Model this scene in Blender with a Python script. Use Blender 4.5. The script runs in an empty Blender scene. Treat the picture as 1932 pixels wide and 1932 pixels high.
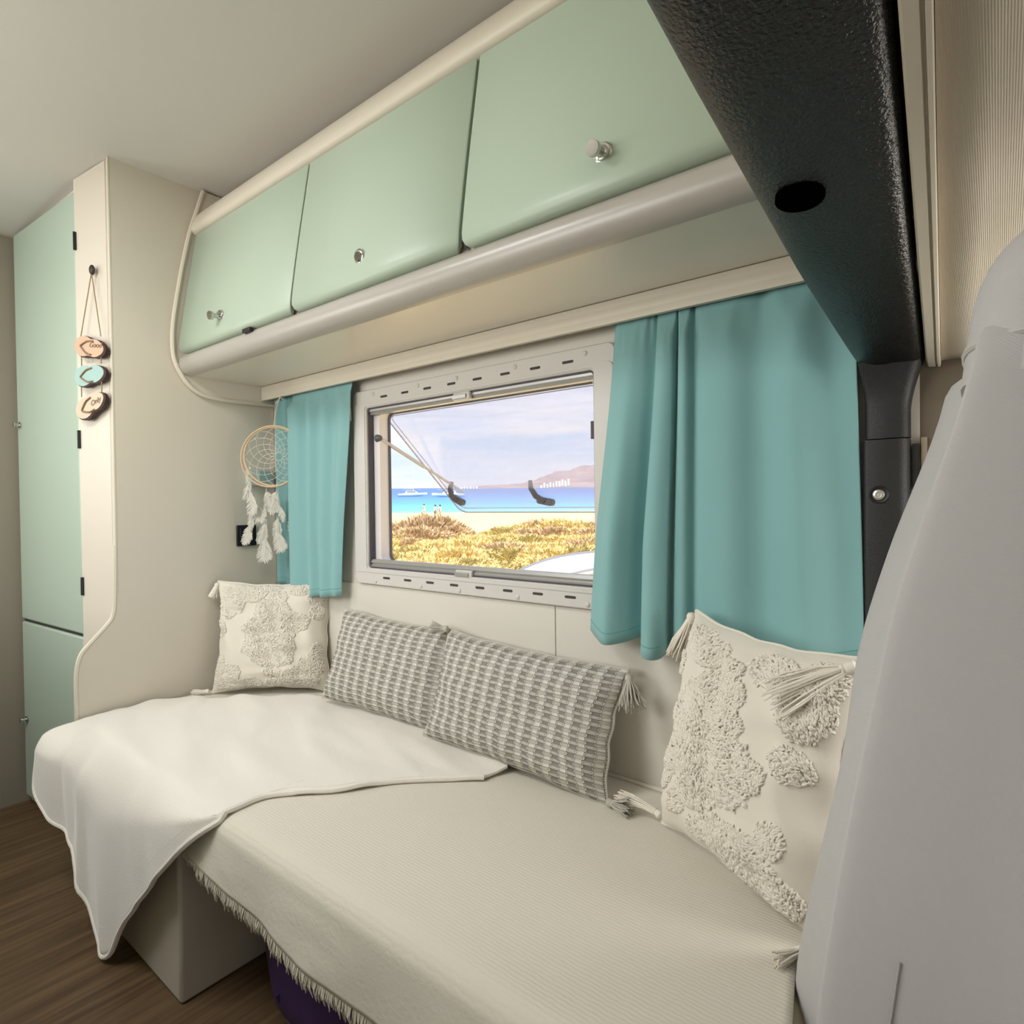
import bpy, math, random
from mathutils import Vector, Matrix, noise
R = math.radians
random.seed(7)
scene = bpy.context.scene
col = scene.collection

# ------------------------------------------------------------------ camera
CAM = Vector((0.0, -1.2, 1.06))
yaw, pit, rol, foc = 0.67593, -0.01395, -0.01249, 1143.4
fw = Vector((-math.sin(yaw)*math.cos(pit), math.cos(yaw)*math.cos(pit), math.sin(pit)))
rt = Vector((math.cos(yaw), math.sin(yaw), 0))
up = rt.cross(fw)
rt2 = rt*math.cos(rol) + up*math.sin(rol)
up2 = -rt*math.sin(rol) + up*math.cos(rol)
cd = bpy.data.cameras.new('camera'); cam = bpy.data.objects.new('camera', cd); col.objects.link(cam)
mw = Matrix((rt2, up2, -fw)).transposed().to_4x4(); mw.translation = CAM
cam.matrix_world = mw
cd.sensor_width = 36; cd.lens = foc/1932*36; cd.clip_start = 0.02; cd.clip_end = 20000
scene.camera = cam

# ------------------------------------------------------------------ view / exposure
vs = scene.view_settings
vs.view_transform = 'Standard'; vs.look = 'None'; vs.gamma = 1.0; vs.exposure = 0.0
vs.use_curve_mapping = False
scene.cycles.max_bounces = 8; scene.cycles.caustics_reflective = False; scene.cycles.caustics_refractive = False

# ------------------------------------------------------------------ sky
world = bpy.data.worlds.new('sky'); scene.world = world; world.use_nodes = True
nt = world.node_tree; nt.nodes.clear()
def wn(t, **k):
    n = nt.nodes.new(t)
    for a, b in k.items(): setattr(n, a, b)
    return n
tc = wn('ShaderNodeTexCoord'); sep = wn('ShaderNodeSeparateXYZ')
nt.links.new(tc.outputs['Generated'], sep.inputs[0])
rmp = wn('ShaderNodeValToRGB')
rmp.color_ramp.elements[0].position = 0.0; rmp.color_ramp.elements[0].color = (0.80, 0.86, 0.97, 1)
rmp.color_ramp.elements[1].position = 0.55; rmp.color_ramp.elements[1].color = (0.30, 0.46, 0.80, 1)
e = rmp.color_ramp.elements.new(0.10); e.color = (0.62, 0.75, 0.95, 1)
nt.links.new(sep.outputs['Z'], rmp.inputs[0])
mp = wn('ShaderNodeMapping'); mp.inputs['Scale'].default_value = (2.2, 2.2, 17.0); mp.inputs['Location'].default_value = (3.1, 0.4, 0.3)
nt.links.new(tc.outputs['Generated'], mp.inputs[0])
nz = wn('ShaderNodeTexNoise'); nz.inputs['Scale'].default_value = 1.6; nz.inputs['Detail'].default_value = 6; nz.inputs['Roughness'].default_value = 0.6
nt.links.new(mp.outputs[0], nz.inputs['Vector'])
cr = wn('ShaderNodeValToRGB'); cr.color_ramp.elements[0].position = 0.38; cr.color_ramp.elements[1].position = 0.66
nt.links.new(nz.outputs['Fac'], cr.inputs[0])
mx = wn('ShaderNodeMix', data_type='RGBA')
nt.links.new(cr.outputs[0], mx.inputs[0]); nt.links.new(rmp.outputs[0], mx.inputs[6]); mx.inputs[7].default_value = (0.92, 0.92, 0.96, 1)
bg = wn('ShaderNodeBackground'); bg.inputs[1].default_value = 1.2
nt.links.new(mx.outputs[2], bg.inputs[0])
wo = wn('ShaderNodeOutputWorld'); nt.links.new(bg.outputs[0], wo.inputs[0])

# ------------------------------------------------------------------ sun, daylight at the other windows, plus added rear window and roof hatch
sd = bpy.data.lights.new('sun', 'SUN'); sd.energy = 8.8; sd.angle = R(1.0); sd.color = (1.0, 0.95, 0.86)
sun = bpy.data.objects.new('sun', sd); col.objects.link(sun)
sun.rotation_euler = Vector((-0.25, 0.38, -0.90)).to_track_quat('-Z', 'Y').to_euler()

def area(name, loc, tgt, sx, sy, power, color):
    d = bpy.data.lights.new(name, 'AREA'); d.shape = 'RECTANGLE'; d.size = sx; d.size_y = sy; d.energy = power; d.color = color
    o = bpy.data.objects.new(name, d); col.objects.link(o); o.location = loc
    o.rotation_euler = (Vector(tgt)-Vector(loc)).to_track_quat('-Z', 'Y').to_euler()
    return o
area('daylight_windscreen', (1.28, -1.35, 1.08), (-2.0, -1.2, 1.0), 1.5, 0.45, 5.5, (1.0, 0.99, 0.97))
area('daylight_cab_side_window', (0.575, -0.012, 1.00), (-0.4, -0.75, 1.12), 0.70, 0.38, 10, (1.0, 0.97, 0.92))
area('daylight_side_window', (-1.55, -2.22, 1.42), (-1.35, 0.0, 1.05), 1.1, 0.62, 17, (1.0, 0.99, 0.97))
area('daylight_added_rear_window', (-2.735, -1.62, 1.38), (-0.2, -0.65, 1.15), 0.70, 0.60, 11, (1.0, 0.99, 0.98))  # added out-of-view source: rim light on the beam, side light from the left
area('daylight_added_roof_hatch', (-1.45, -1.35, 2.085), (-1.45, -1.25, 0.0), 0.60, 0.60, 20, (0.97, 0.99, 1.0))  # added out-of-view source, lights the blanket and bench top from above

# ------------------------------------------------------------------ materials
def S(h, a=1.0):
    c = [int(h[i:i+2], 16)/255 for i in (0, 2, 4)]
    return tuple((x/12.92 if x <= 0.04045 else ((x+0.055)/1.055)**2.4) for x in c) + (a,)
MATS = {}
def mat(name, hexc, rough=0.6, spec=0.5, metal=0.0, var=0.0, vscale=8.0, bump=0.0, bscale=200.0, bdist=0.001, hex2=None,
        sheen=0.0, wave=None, stretch=(1, 1, 1), trans=0.0, coat=0.0, detail=4):
    if name in MATS: return MATS[name]
    m = bpy.data.materials.new(name); m.use_nodes = True; MATS[name] = m
    t = m.node_tree; L = t.links.new
    b = t.nodes['Principled BSDF']; out = t.nodes['Material Output']
    b.inputs['Roughness'].default_value = rough; b.inputs['Metallic'].default_value = metal
    b.inputs['Specular IOR Level'].default_value = spec
    if sheen: b.inputs['Sheen Weight'].default_value = sheen
    if coat: b.inputs['Coat Weight'].default_value = coat
    c1 = S(hexc); b.inputs['Base Color'].default_value = c1
    tcn = t.nodes.new('ShaderNodeTexCoord')
    mpn = t.nodes.new('ShaderNodeMapping'); mpn.inputs['Scale'].default_value = stretch
    L(tcn.outputs['Object'], mpn.inputs[0])
    if var > 0 or hex2:
        n = t.nodes.new('ShaderNodeTexNoise'); n.inputs['Scale'].default_value = vscale; n.inputs['Detail'].default_value = detail
        L(mpn.outputs[0], n.inputs['Vector'])
        r = t.nodes.new('ShaderNodeValToRGB')
        if hex2:
            r.color_ramp.elements[0].color = c1; r.color_ramp.elements[1].color = S(hex2)
        else:
            r.color_ramp.elements[0].color = tuple(x*(1-var) for x in c1[:3])+(1,); r.color_ramp.elements[1].color = tuple(min(1, x*(1+var)) for x in c1[:3])+(1,)
        r.color_ramp.elements[0].position = 0.35; r.color_ramp.elements[1].position = 0.65
        L(n.outputs['Fac'], r.inputs[0]); L(r.outputs[0], b.inputs['Base Color'])
    if bump > 0:
        bn = t.nodes.new('ShaderNodeBump'); bn.inputs['Strength'].default_value = bump; bn.inputs['Distance'].default_value = bdist
        if wave:
            w = t.nodes.new('ShaderNodeTexWave'); w.wave_type = 'BANDS'; w.bands_direction = wave[0]
            w.inputs['Scale'].default_value = wave[1]; w.inputs['Distortion'].default_value = wave[2]; w.inputs['Detail'].default_value = 2
            w.inputs['Detail Scale'].default_value = wave[3] if len(wave) > 3 else 1.0
            L(tcn.outputs['Object'], w.inputs['Vector']); L(w.outputs['Fac'], bn.inputs['Height'])
        else:
            n2 = t.nodes.new('ShaderNodeTexNoise'); n2.inputs['Scale'].default_value = bscale; n2.inputs['Detail'].default_value = 3
            L(tcn.outputs['Object'], n2.inputs['Vector']); L(n2.outputs['Fac'], bn.inputs['Height'])
        L(bn.outputs[0], b.inputs['Normal'])
    if trans > 0:
        tr = t.nodes.new('ShaderNodeBsdfTranslucent'); tr.inputs[0].default_value = c1
        ms = t.nodes.new('ShaderNodeMixShader'); ms.inputs[0].default_value = trans
        L(b.outputs[0], ms.inputs[1]); L(tr.outputs[0], ms.inputs[2]); L(ms.outputs[0], out.inputs[0])
    return m

WALL = mat('wall_laminate', 'D9D4C9', 0.45, 0.4, bump=0.05, bscale=350)
PANEL = mat('partition_laminate', 'D3CBBC', 0.42, 0.4, bump=0.04, bscale=300)
CREAM = mat('cream_trim', 'D3CBBA', 0.4, 0.4)
CEIL = mat('ceiling_vinyl', 'CCC9C2', 0.6, 0.3, bump=0.06, bscale=500)
MINT = mat('mint_laminate', 'A9B8A5', 0.38, 0.4, bump=0.02, bscale=400)
MINTW = mat('mint_wardrobe', 'AFC0B0', 0.38, 0.4)
RAIL = mat('grey_satin_rail', 'AAA59C', 0.3, 0.5)
SOFFIT = mat('soffit_gloss', 'E0D9CC', 0.26, 0.5)
CHROME = mat('chrome', 'C8C8C4', 0.12, 0.5, metal=1.0)
FRAME = mat('window_plastic', 'CFCCC6', 0.4, 0.4)
DARK = mat('dark_plastic', '1B1A19', 0.45)
SLOT = mat('slot_dark', '3A3733', 0.7)
ALU = mat('aluminium', 'B4B3B0', 0.35, metal=0.6)
GREYP = mat('latch_grey', '55555A', 0.5)
TEAL = mat('teal_curtain_cloth', '8EBEBE', 0.75, 0.2, sheen=0.3, trans=0.15, bump=0.15, bscale=900)
BLACK = mat('grained_black_vinyl', '090908', 0.33, 0.5, bump=0.9, bscale=300, bdist=0.0022)
BLACKP = mat('grained_black_post', '1E1D1D', 0.55, 0.5, bump=0.6, bscale=420, bdist=0.001)
HEADL = mat('ribbed_headliner', 'C8BFB0', 0.9, 0.1, bump=0.35, wave=('X', 190, 0.4), bdist=0.0006)
SEATF = mat('grey_twill', 'B5B3B1', 0.85, 0.2, sheen=0.4, bump=0.25, wave=('DIAGONAL', 260, 0.6), bdist=0.0005)
THROW = mat('cream_muslin', 'DAD4C5', 0.9, 0.1, sheen=0.2, bump=0.30, wave=('Y', 48, 3.0, 2.0), bdist=0.0012)
FLEECE = mat('white_fleece', 'EAE4DA', 0.95, 0.1, sheen=0.6, bump=0.4, bscale=260, bdist=0.002)
FLOORM = mat('wood_vinyl', '4E3C29', 0.5, 0.35, hex2='6B543B', vscale=6, stretch=(9, 0.55, 1), detail=8, bump=0.05, bscale=90)
COTTON = mat('cream_cotton', 'E2DBCD', 0.9, 0.1, sheen=0.3, bump=0.25, bscale=600)
TUFT = mat('cream_tufting', 'E8E1D3', 0.95, 0.1, sheen=0.3)
GREYYARN = mat('grey_yarn', 'BBB6AA', 0.95, 0.1)
PURPLE = mat('purple_bag', '3B2450', 0.5, 0.4, bump=0.15, bscale=80)
PLUG = mat('socket_black', '141312', 0.35)
WOODR = mat('rattan_hoop', 'D2B896', 0.7)
STRING = mat('white_string', 'D8D0C0', 0.9)
FEATH = mat('white_feather', 'E6E2D8', 0.9, trans=0.25)
CABW = mat('cab_pillar_plastic', '6F6556', 0.6, 0.3)
BEDM = mat('pedestal_laminate', 'BDB5A8', 0.5, 0.3)

# patterned grey weave (uses the UV layer of the cushion)
def weave():
    m = bpy.data.materials.new('grey_woven_check'); m.use_nodes = True
    t = m.node_tree; L = t.links.new; b = t.nodes['Principled BSDF']
    b.inputs['Roughness'].default_value = 0.9; b.inputs['Specular IOR Level'].default_value = 0.15
    uv = t.nodes.new('ShaderNodeUVMap'); uv.uv_map = 'weave'
    sp = t.nodes.new('ShaderNodeSeparateXYZ'); L(uv.outputs[0], sp.inputs[0])
    def mth(op, a, bb=None):
        n = t.nodes.new('ShaderNodeMath'); n.operation = op
        for i, v in enumerate((a, bb)):
            if v is None: continue
            if isinstance(v, (int, float)): n.inputs[i].default_value = v
            else: L(v, n.inputs[i])
        return n.outputs[0]
    u, v = sp.outputs[0], sp.outputs[1]
    iv = mth('FLOOR', v); sg = mth('SUBTRACT', 1.0, mth('MULTIPLY', mth('MODULO', iv, 2.0), 2.0))
    u = mth('ADD', u, mth('MULTIPLY', mth('MULTIPLY', mth('COSINE', mth('MULTIPLY', u, math.pi)), 0.13), sg)); iu = mth('FLOOR', u)
    fu = mth('SUBTRACT', mth('SUBTRACT', u, iu), 0.5); fv = mth('SUBTRACT', mth('SUBTRACT', v, iv), 0.5)
    par = mth('MODULO', mth('ADD', iu, iv), 2.0)                       # 0 / 1 checker
    d = mth('ADD', mth('POWER', mth('ABSOLUTE', mth('MULTIPLY', fu, 2.0)), 4.0), mth('POWER', mth('ABSOLUTE', mth('MULTIPLY', fv, 2.0)), 2.5))
    r1 = t.nodes.new('ShaderNodeValToRGB')                             # oval cell: concentric light and grey threads
    els = r1.color_ramp.elements
    els[0].position = 0.0; els[0].color = S('C9C5BB'); els[1].position = 1.0; els[1].color = S('8F8B82')
    for p, c in ((0.03, 'C9C5BB'), (0.07, '97938A'), (0.20, '97938A'), (0.30, 'CFCCC3'), (0.56, 'CFCCC3'), (0.70, '8F8B82')):
        q = els.new(p); q.color = S(c)
    L(d, r1.inputs[0])
    rowp = mth('MODULO', iv, 2.0)
    r2 = t.nodes.new('ShaderNodeMix'); r2.data_type = 'RGBA'; L(rowp, r2.inputs[0]); r2.inputs[6].default_value = S('8B877F'); r2.inputs[7].default_value = S('D5D2C9')
    mxn = t.nodes.new('ShaderNodeMix'); mxn.data_type = 'RGBA'
    L(par, mxn.inputs[0]); L(r1.outputs[0], mxn.inputs[6]); L(r2.outputs[2], mxn.inputs[7])
    L(mxn.outputs[2], b.inputs['Base Color'])
    bn = t.nodes.new('ShaderNodeBump'); bn.inputs['Strength'].default_value = 0.7; bn.inputs['Distance'].default_value = 0.002
    L(mth('SUBTRACT', 1.0, d), bn.inputs['Height']); L(bn.outputs[0], b.inputs['Normal'])
    return m
WEAVE = weave()

def glass(name, tint, haze, hazecol, rough=0.05):
    m = bpy.data.materials.new(name); m.use_nodes = True; t = m.node_tree; L = t.links.new
    t.nodes.remove(t.nodes['Principled BSDF'])
    tr = t.nodes.new('ShaderNodeBsdfTransparent'); tr.inputs[0].default_value = tint
    df = t.nodes.new('ShaderNodeBsdfDiffuse'); df.inputs[0].default_value = hazecol
    tl = t.nodes.new('ShaderNodeBsdfTranslucent'); tl.inputs[0].default_value = hazecol
    ad = t.nodes.new('ShaderNodeMixShader'); ad.inputs[0].default_value = 0.5; L(df.outputs[0], ad.inputs[1]); L(tl.outputs[0], ad.inputs[2])
    m1 = t.nodes.new('ShaderNodeMixShader')
    nn = t.nodes.new('ShaderNodeTexNoise'); nn.inputs['Scale'].default_value = 6; nn.inputs['Detail'].default_value = 6
    mr = t.nodes.new('ShaderNodeMapRange'); mr.inputs[3].default_value = haze*0.6; mr.inputs[4].default_value = haze*1.4
    L(nn.outputs['Fac'], mr.inputs[0]); L(mr.outputs[0], m1.inputs[0])
    L(tr.outputs[0], m1.inputs[1]); L(ad.outputs[0], m1.inputs[2])
    gl = t.nodes.new('ShaderNodeBsdfGlossy'); gl.inputs['Roughness'].default_value = rough
    m2 = t.nodes.new('ShaderNodeMixShader'); m2.inputs[0].default_value = 0.06; L(m1.outputs[0], m2.inputs[1]); L(gl.outputs[0], m2.inputs[2])
    L(m2.outputs[0], t.nodes['Material Output'].inputs[0])
    return m
PANE = glass('hazy_acrylic', (0.98, 0.97, 1.0, 1), 0.18, (0.95, 0.93, 0.98, 1))

# ------------------------------------------------------------------ mesh helpers
OFF = {}
class G:
    def __init__(s): s.v = []; s.f = []; s.uv = None
    def add(s, vs, fs):
        o = len(s.v); s.v += [tuple(p) for p in vs]; s.f += [tuple(i+o for i in f) for f in fs]; return s
    def box(s, x0, x1, y0, y1, z0, z1, M=None):
        vs = [Vector((x, y, z)) for x in (x0, x1) for y in (y0, y1) for z in (z0, z1)]
        if M is not None: vs = [M @ p for p in vs]
        return s.add(vs, [(0, 1, 3, 2), (4, 6, 7, 5), (0, 4, 5, 1), (2, 3, 7, 6), (0, 2, 6, 4), (1, 5, 7, 3)])
    def prism(s, pts, fn, a0, a1):
        """2-D outline pts extruded from a0 to a1; fn(p, a) -> 3-D point"""
        n = len(pts)
        s.add([fn(p, a0) for p in pts]+[fn(p, a1) for p in pts], [tuple(range(n)), tuple(range(2*n-1, n-1, -1))]+[(i, i+n, (i+1) % n+n, (i+1) % n) for i in range(n)])
        return s
    def tube(s, path, r, n=8, closed=False, caps=True, flat=1.0):
        P = [Vector(p) for p in path]; k = len(P)
        rr = r if isinstance(r, (list, tuple)) else [r]*k
        vs = []; prev = None
        for i in range(k):
            if closed: d = P[(i+1) % k]-P[i-1]
            else: d = P[min(i+1, k-1)]-P[max(i-1, 0)]
            d.normalize()
            if prev is None: a = d.orthogonal().normalized()
            else:
                a = prev-d*prev.dot(d)
                a = a.normalized() if a.length > 1e-6 else d.orthogonal().normalized()
            prev = a; b = d.cross(a)
            for j in range(n):
                t = 2*math.pi*j/n; vs.append(P[i]+(a*math.cos(t)+b*math.sin(t)*flat)*rr[i])
        fs = []
        for i in range(k if closed else k-1):
            i2 = (i+1) % k
            for j in range(n):
                j2 = (j+1) % n; fs.append((i*n+j, i*n+j2, i2*n+j2, i2*n+j))
        if caps and not closed: fs += [tuple(range(n-1, -1, -1)), tuple(range((k-1)*n, k*n))]
        return s.add(vs, fs)
    def lathe(s, prof, org, axis, n=20):
        ax = Vector(axis).normalized(); a = ax.orthogonal().normalized(); b = ax.cross(a); O = Vector(org)
        vs = [O+ax*h+(a*math.cos(2*math.pi*j/n)+b*math.sin(2*math.pi*j/n))*r for r, h in prof for j in range(n)]
        k = len(prof)
        fs = [(i*n+j, i*n+(j+1) % n, (i+1)*n+(j+1) % n, (i+1)*n+j) for i in range(k-1) for j in range(n)]
        fs += [tuple(range(n-1, -1, -1)), tuple(range((k-1)*n, k*n))]
        return s.add(vs, fs)
    def grid(s, nu, nv, fn, cu=False):
        vs = [fn(i/(nu if cu else nu-1), j/(nv-1)) for j in range(nv) for i in range(nu)]
        fs = [(j*nu+i, j*nu+(i+1) % nu, (j+1)*nu+(i+1) % nu, (j+1)*nu+i) for j in range(nv-1) for i in range(nu if cu else nu-1)]
        return s.add(vs, fs)
    def ball(s, c, rx, ry=None, rz=None, n=10, m=7, M=None):
        ry = rx if ry is None else ry; rz = rx if rz is None else rz; c = Vector(c)
        def f(u, v):
            a = 2*math.pi*u; b = math.pi*(v-0.5)*0.9999
            p = Vector((rx*math.cos(a)*math.cos(b), ry*math.sin(a)*math.cos(b), rz*math.sin(b)))
            return c+(M @ p if M is not None else p)
        return s.grid(n, m, f, cu=True)
    def build(s, name, m, parent=None, smooth=40, local=False, bevel=0, solid=0, off=0.0, seg=2, subsurf=0):
        o3 = Vector((0, 0, 0)) if (parent is None or local) else OFF[parent]
        me = bpy.data.meshes.new(name)
        me.from_pydata([tuple(Vector(p)-o3) for p in s.v], [], s.f); me.validate()
        import bmesh
        bm = bmesh.new(); bm.from_mesh(me); bmesh.ops.recalc_face_normals(bm, faces=bm.faces); bm.to_mesh(me); bm.free()
        me.materials.append(m)
        if smooth:
            me.shade_smooth(); me.set_sharp_from_angle(angle=R(smooth))
        o = bpy.data.objects.new(name, me); col.objects.link(o)
        if solid:
            q = o.modifiers.new('thickness', 'SOLIDIFY'); q.thickness = solid; q.offset = off
        if bevel:
            q = o.modifiers.new('bevel', 'BEVEL'); q.width = bevel; q.segments = seg; q.limit_method = 'ANGLE'; q.angle_limit = R(40)
        if subsurf:
            q = o.modifiers.new('smooth', 'SUBSURF'); q.levels = subsurf; q.render_levels = subsurf
        if parent is not None: o.parent = parent
        OFF[o] = o3
        return o
def tag(o, label, cat, group=None, kind=None):
    o['label'] = label
    if cat: o['category'] = cat
    if group: o['group'] = group
    if kind: o['kind'] = kind
    return o
def thing(name, label, cat, loc, group=None, kind=None, M=None):
    o = bpy.data.objects.new(name, None); col.objects.link(o); o.empty_display_size = 0.05
    if M is not None: o.matrix_world = M
    else: o.location = loc
    OFF[o] = Vector(loc) if M is None else Vector((0, 0, 0))
    return tag(o, label, cat, group, kind)
def struct(o, label=None):
    o['kind'] = 'structure'
    if label: o['label'] = label
    return o
def clone(o, parent=None):
    c = o.copy(); col.objects.link(c)
    if parent is not None: c.parent = parent
    for ch in list(o.children): clone(ch, c)
    return c
def crom(pts, n):
    """Catmull-Rom samples through tuples"""
    P = [Vector(p) if len(p) <= 4 else p for p in pts]; out = []
    k = len(pts); dim = len(pts[0])
    for i in range(n):
        t = i/(n-1)*(k-1); a = min(int(t), k-2); u = t-a
        g = lambda j: pts[max(0, min(k-1, j))]
        p0, p1, p2, p3 = g(a-1), g(a), g(a+1), g(a+2)
        out.append(tuple(0.5*(2*p1[d]+(p2[d]-p0[d])*u+(2*p0[d]-5*p1[d]+4*p2[d]-p3[d])*u*u+(3*p1[d]-p0[d]-3*p2[d]+p3[d])*u**3) for d in range(dim)))
    return out
def interp(tab, x):
    if x <= tab[0][0]: return tab[0][1]
    for (a, p), (b, q) in zip(tab, tab[1:]):
        if x <= b: return p+(q-p)*(x-a)/(b-a)
    return tab[-1][1]

PX = -2.079        # partition plane
CZ = 2.12          # ceiling

# ================================================================== the setting
struct(G().box(-2.86, 1.45, -2.36, 0.05, -0.05, 0.0).build('floor', FLOORM), 'brown wood-grain floor')
def ceil_z(x): return interp([(-2.90, 2.025), (-2.76, 2.042), (-2.25, 2.066), (-2.15, 2.098), (-2.06, CZ), (0, CZ)], x)
ctop = [(x, ceil_z(x)) for x in (-2.86, -2.76, -2.5, -2.25, -2.15, -2.06, -0.15)]
struct(G().prism(ctop+[(-0.15, CZ+0.04), (-2.86, CZ+0.04)], lambda p, a: (p[0], a, p[1]), -2.36, 0.05).build('ceiling', CEIL), 'pale grey-beige van ceiling')
struct(G().box(-2.80, -2.762, -2.36, 0.05, 0.0, 2.03).build('wall_rear', mat('rear_wall_shade_brown', '8F8778', 0.6)), 'beige rear partition wall, darkened in colour for shade')  # beige wall, its shade is put into a darker base colour
# opposite side with its window, cab front with the windscreen (both behind the camera)
struct(G().box(-2.86, 1.45, -2.40, -2.30, 0.0, CZ).build('wall_opposite', WALL))
rh = thing('added_window_2', 'added unseen square roof hatch in a white frame', None, (-1.45, -1.35, 2.09), kind='structure')  # hatch added out of view to go with the overhead lamp
for x0, x1, y0, y1 in ((-1.79, -1.75, -1.69, -1.01), (-1.15, -1.11, -1.69, -1.01), (-1.75, -1.15, -1.69, -1.65), (-1.75, -1.15, -1.05, -1.01)):
    G().box(x0, x1, y0, y1, 2.085, CZ-0.0005).build('frame_bar', mat('hatch_white', 'E8E6E2', 0.4), rh, bevel=0.004)
G().box(-1.75, -1.15, -1.65, -1.05, 2.095, 2.100).build('pane', mat('hatch_pane', 'F0F2F4', 0.2), rh)
wr_ = thing('added_window_3', 'added unseen rear window in a white frame', None, (-2.75, -1.62, 1.04), kind='structure')  # window added out of view to go with the rear lamp
for y0, y1, z0, z1 in ((-2.01, -1.98, 1.04, 1.72), (-1.26, -1.23, 1.04, 1.72), (-1.98, -1.26, 1.04, 1.07), (-1.98, -1.26, 1.69, 1.72)):
    G().box(-2.7615, -2.745, y0, y1, z0, z1).build('frame_bar', mat('hatch_white', 'E8E6E2', 0.4), wr_, bevel=0.003)
G().box(-2.7615, -2.757, -1.98, -1.26, 1.07, 1.69).build('pane', mat('hatch_pane', 'F0F2F4', 0.2), wr_)
wo_ = thing('window_4', 'side window over the added kitchen unit in a white frame', None, (-1.55, -2.29, 1.08), kind='structure')
for x0, x1, z0, z1 in ((-2.15, -2.11, 1.08, 1.76), (-0.99, -0.95, 1.08, 1.76), (-2.11, -0.99, 1.08, 1.11), (-2.11, -0.99, 1.73, 1.76)):
    G().box(x0, x1, -2.2995, -2.28, z0, z1).build('frame_bar', mat('hatch_white', 'E8E6E2', 0.4), wo_, bevel=0.003)
G().box(-2.11, -0.99, -2.2995, -2.293, 1.11, 1.73).build('pane', mat('hatch_pane', 'F0F2F4', 0.2), wo_)
struct(G().box(1.36, 1.40, -2.36, 0.05, 0.0, CZ).build('wall_cab', CABW))

OX0, OX1, OZ0, OZ1 = -1.525, -0.711, 0.866, 1.360
def holed(g, x0, x1, z0, z1, y0, y1, hx0, hx1, hz0, hz1):
    """slab in the XZ plane with one rectangular hole, as one closed mesh"""
    o = [(x0, z0), (x1, z0), (x1, z1), (x0, z1)]; h = [(hx0, hz0), (hx1, hz0), (hx1, hz1), (hx0, hz1)]
    vs = [(x, y0, z) for x, z in o+h]+[(x, y1, z) for x, z in o+h]
    fs = []
    for i in range(4):
        j = (i+1) % 4
        fs += [(i, j, 4+j, 4+i), (8+i, 12+i, 12+j, 8+j), (i, 8+i, 8+j, j), (4+i, 4+j, 12+j, 12+i)]
    return g.add(vs, fs)
wallw = struct(holed(G(), -2.80, -0.10, 0.0, CZ, 0.0, 0.05, OX0, OX1, OZ0, OZ1).build('wall_window', WALL, smooth=0), 'cream laminate side wall around the window')
# thin lining boards below the window meeting in a visible joint
OFF[wallw] = Vector((0, 0, 0))
G().box(-2.07, -0.8312, -0.004, 0.0005, 0.30, 0.812).build('lining_panel', WALL, wallw, bevel=0.001)
G().box(-0.8288, -0.185, -0.004, 0.0005, 0.30, 0.812).build('lining_panel', WALL, wallw, bevel=0.001)
# cab side wall to the right of the black post, with the cab side window opening
cabw = struct(holed(G(), -0.10, 1.40, 0.0, CZ, 0.0, 0.05, 0.20, 0.95, 0.80, 1.22).build('wall_cab_side', CABW, smooth=0), 'brown-grey cab side wall behind the seat')
OFF[cabw] = Vector((0, 0, 0))
G().box(-0.098, -0.090, -0.006, 0.001, 0.30, 1.16).build('pillar_edge', mat('pillar_edge', '9C8F7B', 0.5), cabw)
G().box(-0.109, -0.101, -0.014, 0.001, 1.075, 1.15).build('belt_slot', DARK, cabw)

# unseen kitchen unit added across the aisle to block low side-window light
KU = thing('added_kitchen_block', 'cream kitchen unit with mint doors, added unseen to block low light', 'cabinet', (-1.4, -1.83, 0))
G().box(-2.30, -0.62, -2.296, -1.375, 0.0, 0.90).build('carcass', PANEL, KU, bevel=0.004)
G().box(-2.32, -0.60, -2.298, -1.345, 0.901, 0.93).build('worktop', mat('worktop', 'B9AE9B', 0.5), KU, bevel=0.006)
for k in range(3):
    dk = G().box(-2.28+k*0.555, -1.745+k*0.555, -1.374, -1.356, 0.08, 0.88).build('door', MINT, KU, bevel=0.004)
    G().lathe([(0.012, 0), (0.012, 0.004), (0.006, 0.006), (0.011, 0.02), (0.004, 0.024)], (-1.80+k*0.555, -1.356, 0.80), (0, 1, 0), 12).build('knob', CHROME, dk)

# ================================================================== wardrobe in the corner
W = thing('wardrobe', 'tall built-in wardrobe with two mint green doors and beige side', 'wardrobe', (-2.42, -0.3, 0))
P1 = (-2.0988, -0.5245); P2 = (-2.222, -0.570)
bp = [(-2.099, -0.002), P1, P2, (-2.225, -0.552), (-2.752, -0.590), (-2.758, -0.590), (-2.758, -0.002)]; nb = len(bp)
g = G(); g.add([(x, y, 0.002) for x, y in bp]+[(x, y, ceil_z(x)-0.001) for x, y in bp], [tuple(range(nb)), tuple(range(2*nb-1, nb-1, -1))]+[(k, k+nb, (k+1) % nb+nb, (k+1) % nb) for k in range(nb)])
g.build('body', PANEL, W, smooth=30)
side = [(-0.003, 0.0), (-0.625, 0.0), (-0.625, 0.56), (-0.622, 0.60), (-0.612, 0.632), (-0.590, 0.660), (-0.545, 0.708), (-0.530, 0.730), (-0.524, 0.765), (-0.522, CZ-0.002), (-0.003, CZ-0.002)]
G().prism(side, lambda p, a: (a, p[0], p[1]), -2.0985, PX).build('side_panel', PANEL, W, smooth=30)
edge = crom([(-0.628, 0.02), (-0.628, 0.25), (-0.628, 0.50), (-0.627, 0.58), (-0.616, 0.632), (-0.590, 0.665), (-0.548, 0.710), (-0.532, 0.735), (-0.526, 0.775), (-0.5235, 0.86), (-0.5215, 0.95)], 60)
G().tube([(PX-0.006, y, z) for y, z in edge], 0.0075, 8).build('edge_piping', CREAM, W)
G().box(PX-0.012, PX+0.0006, -0.5235, -0.518, 0.80, CZ-0.004).build('panel_edge', CREAM, W, bevel=0.001)
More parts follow.
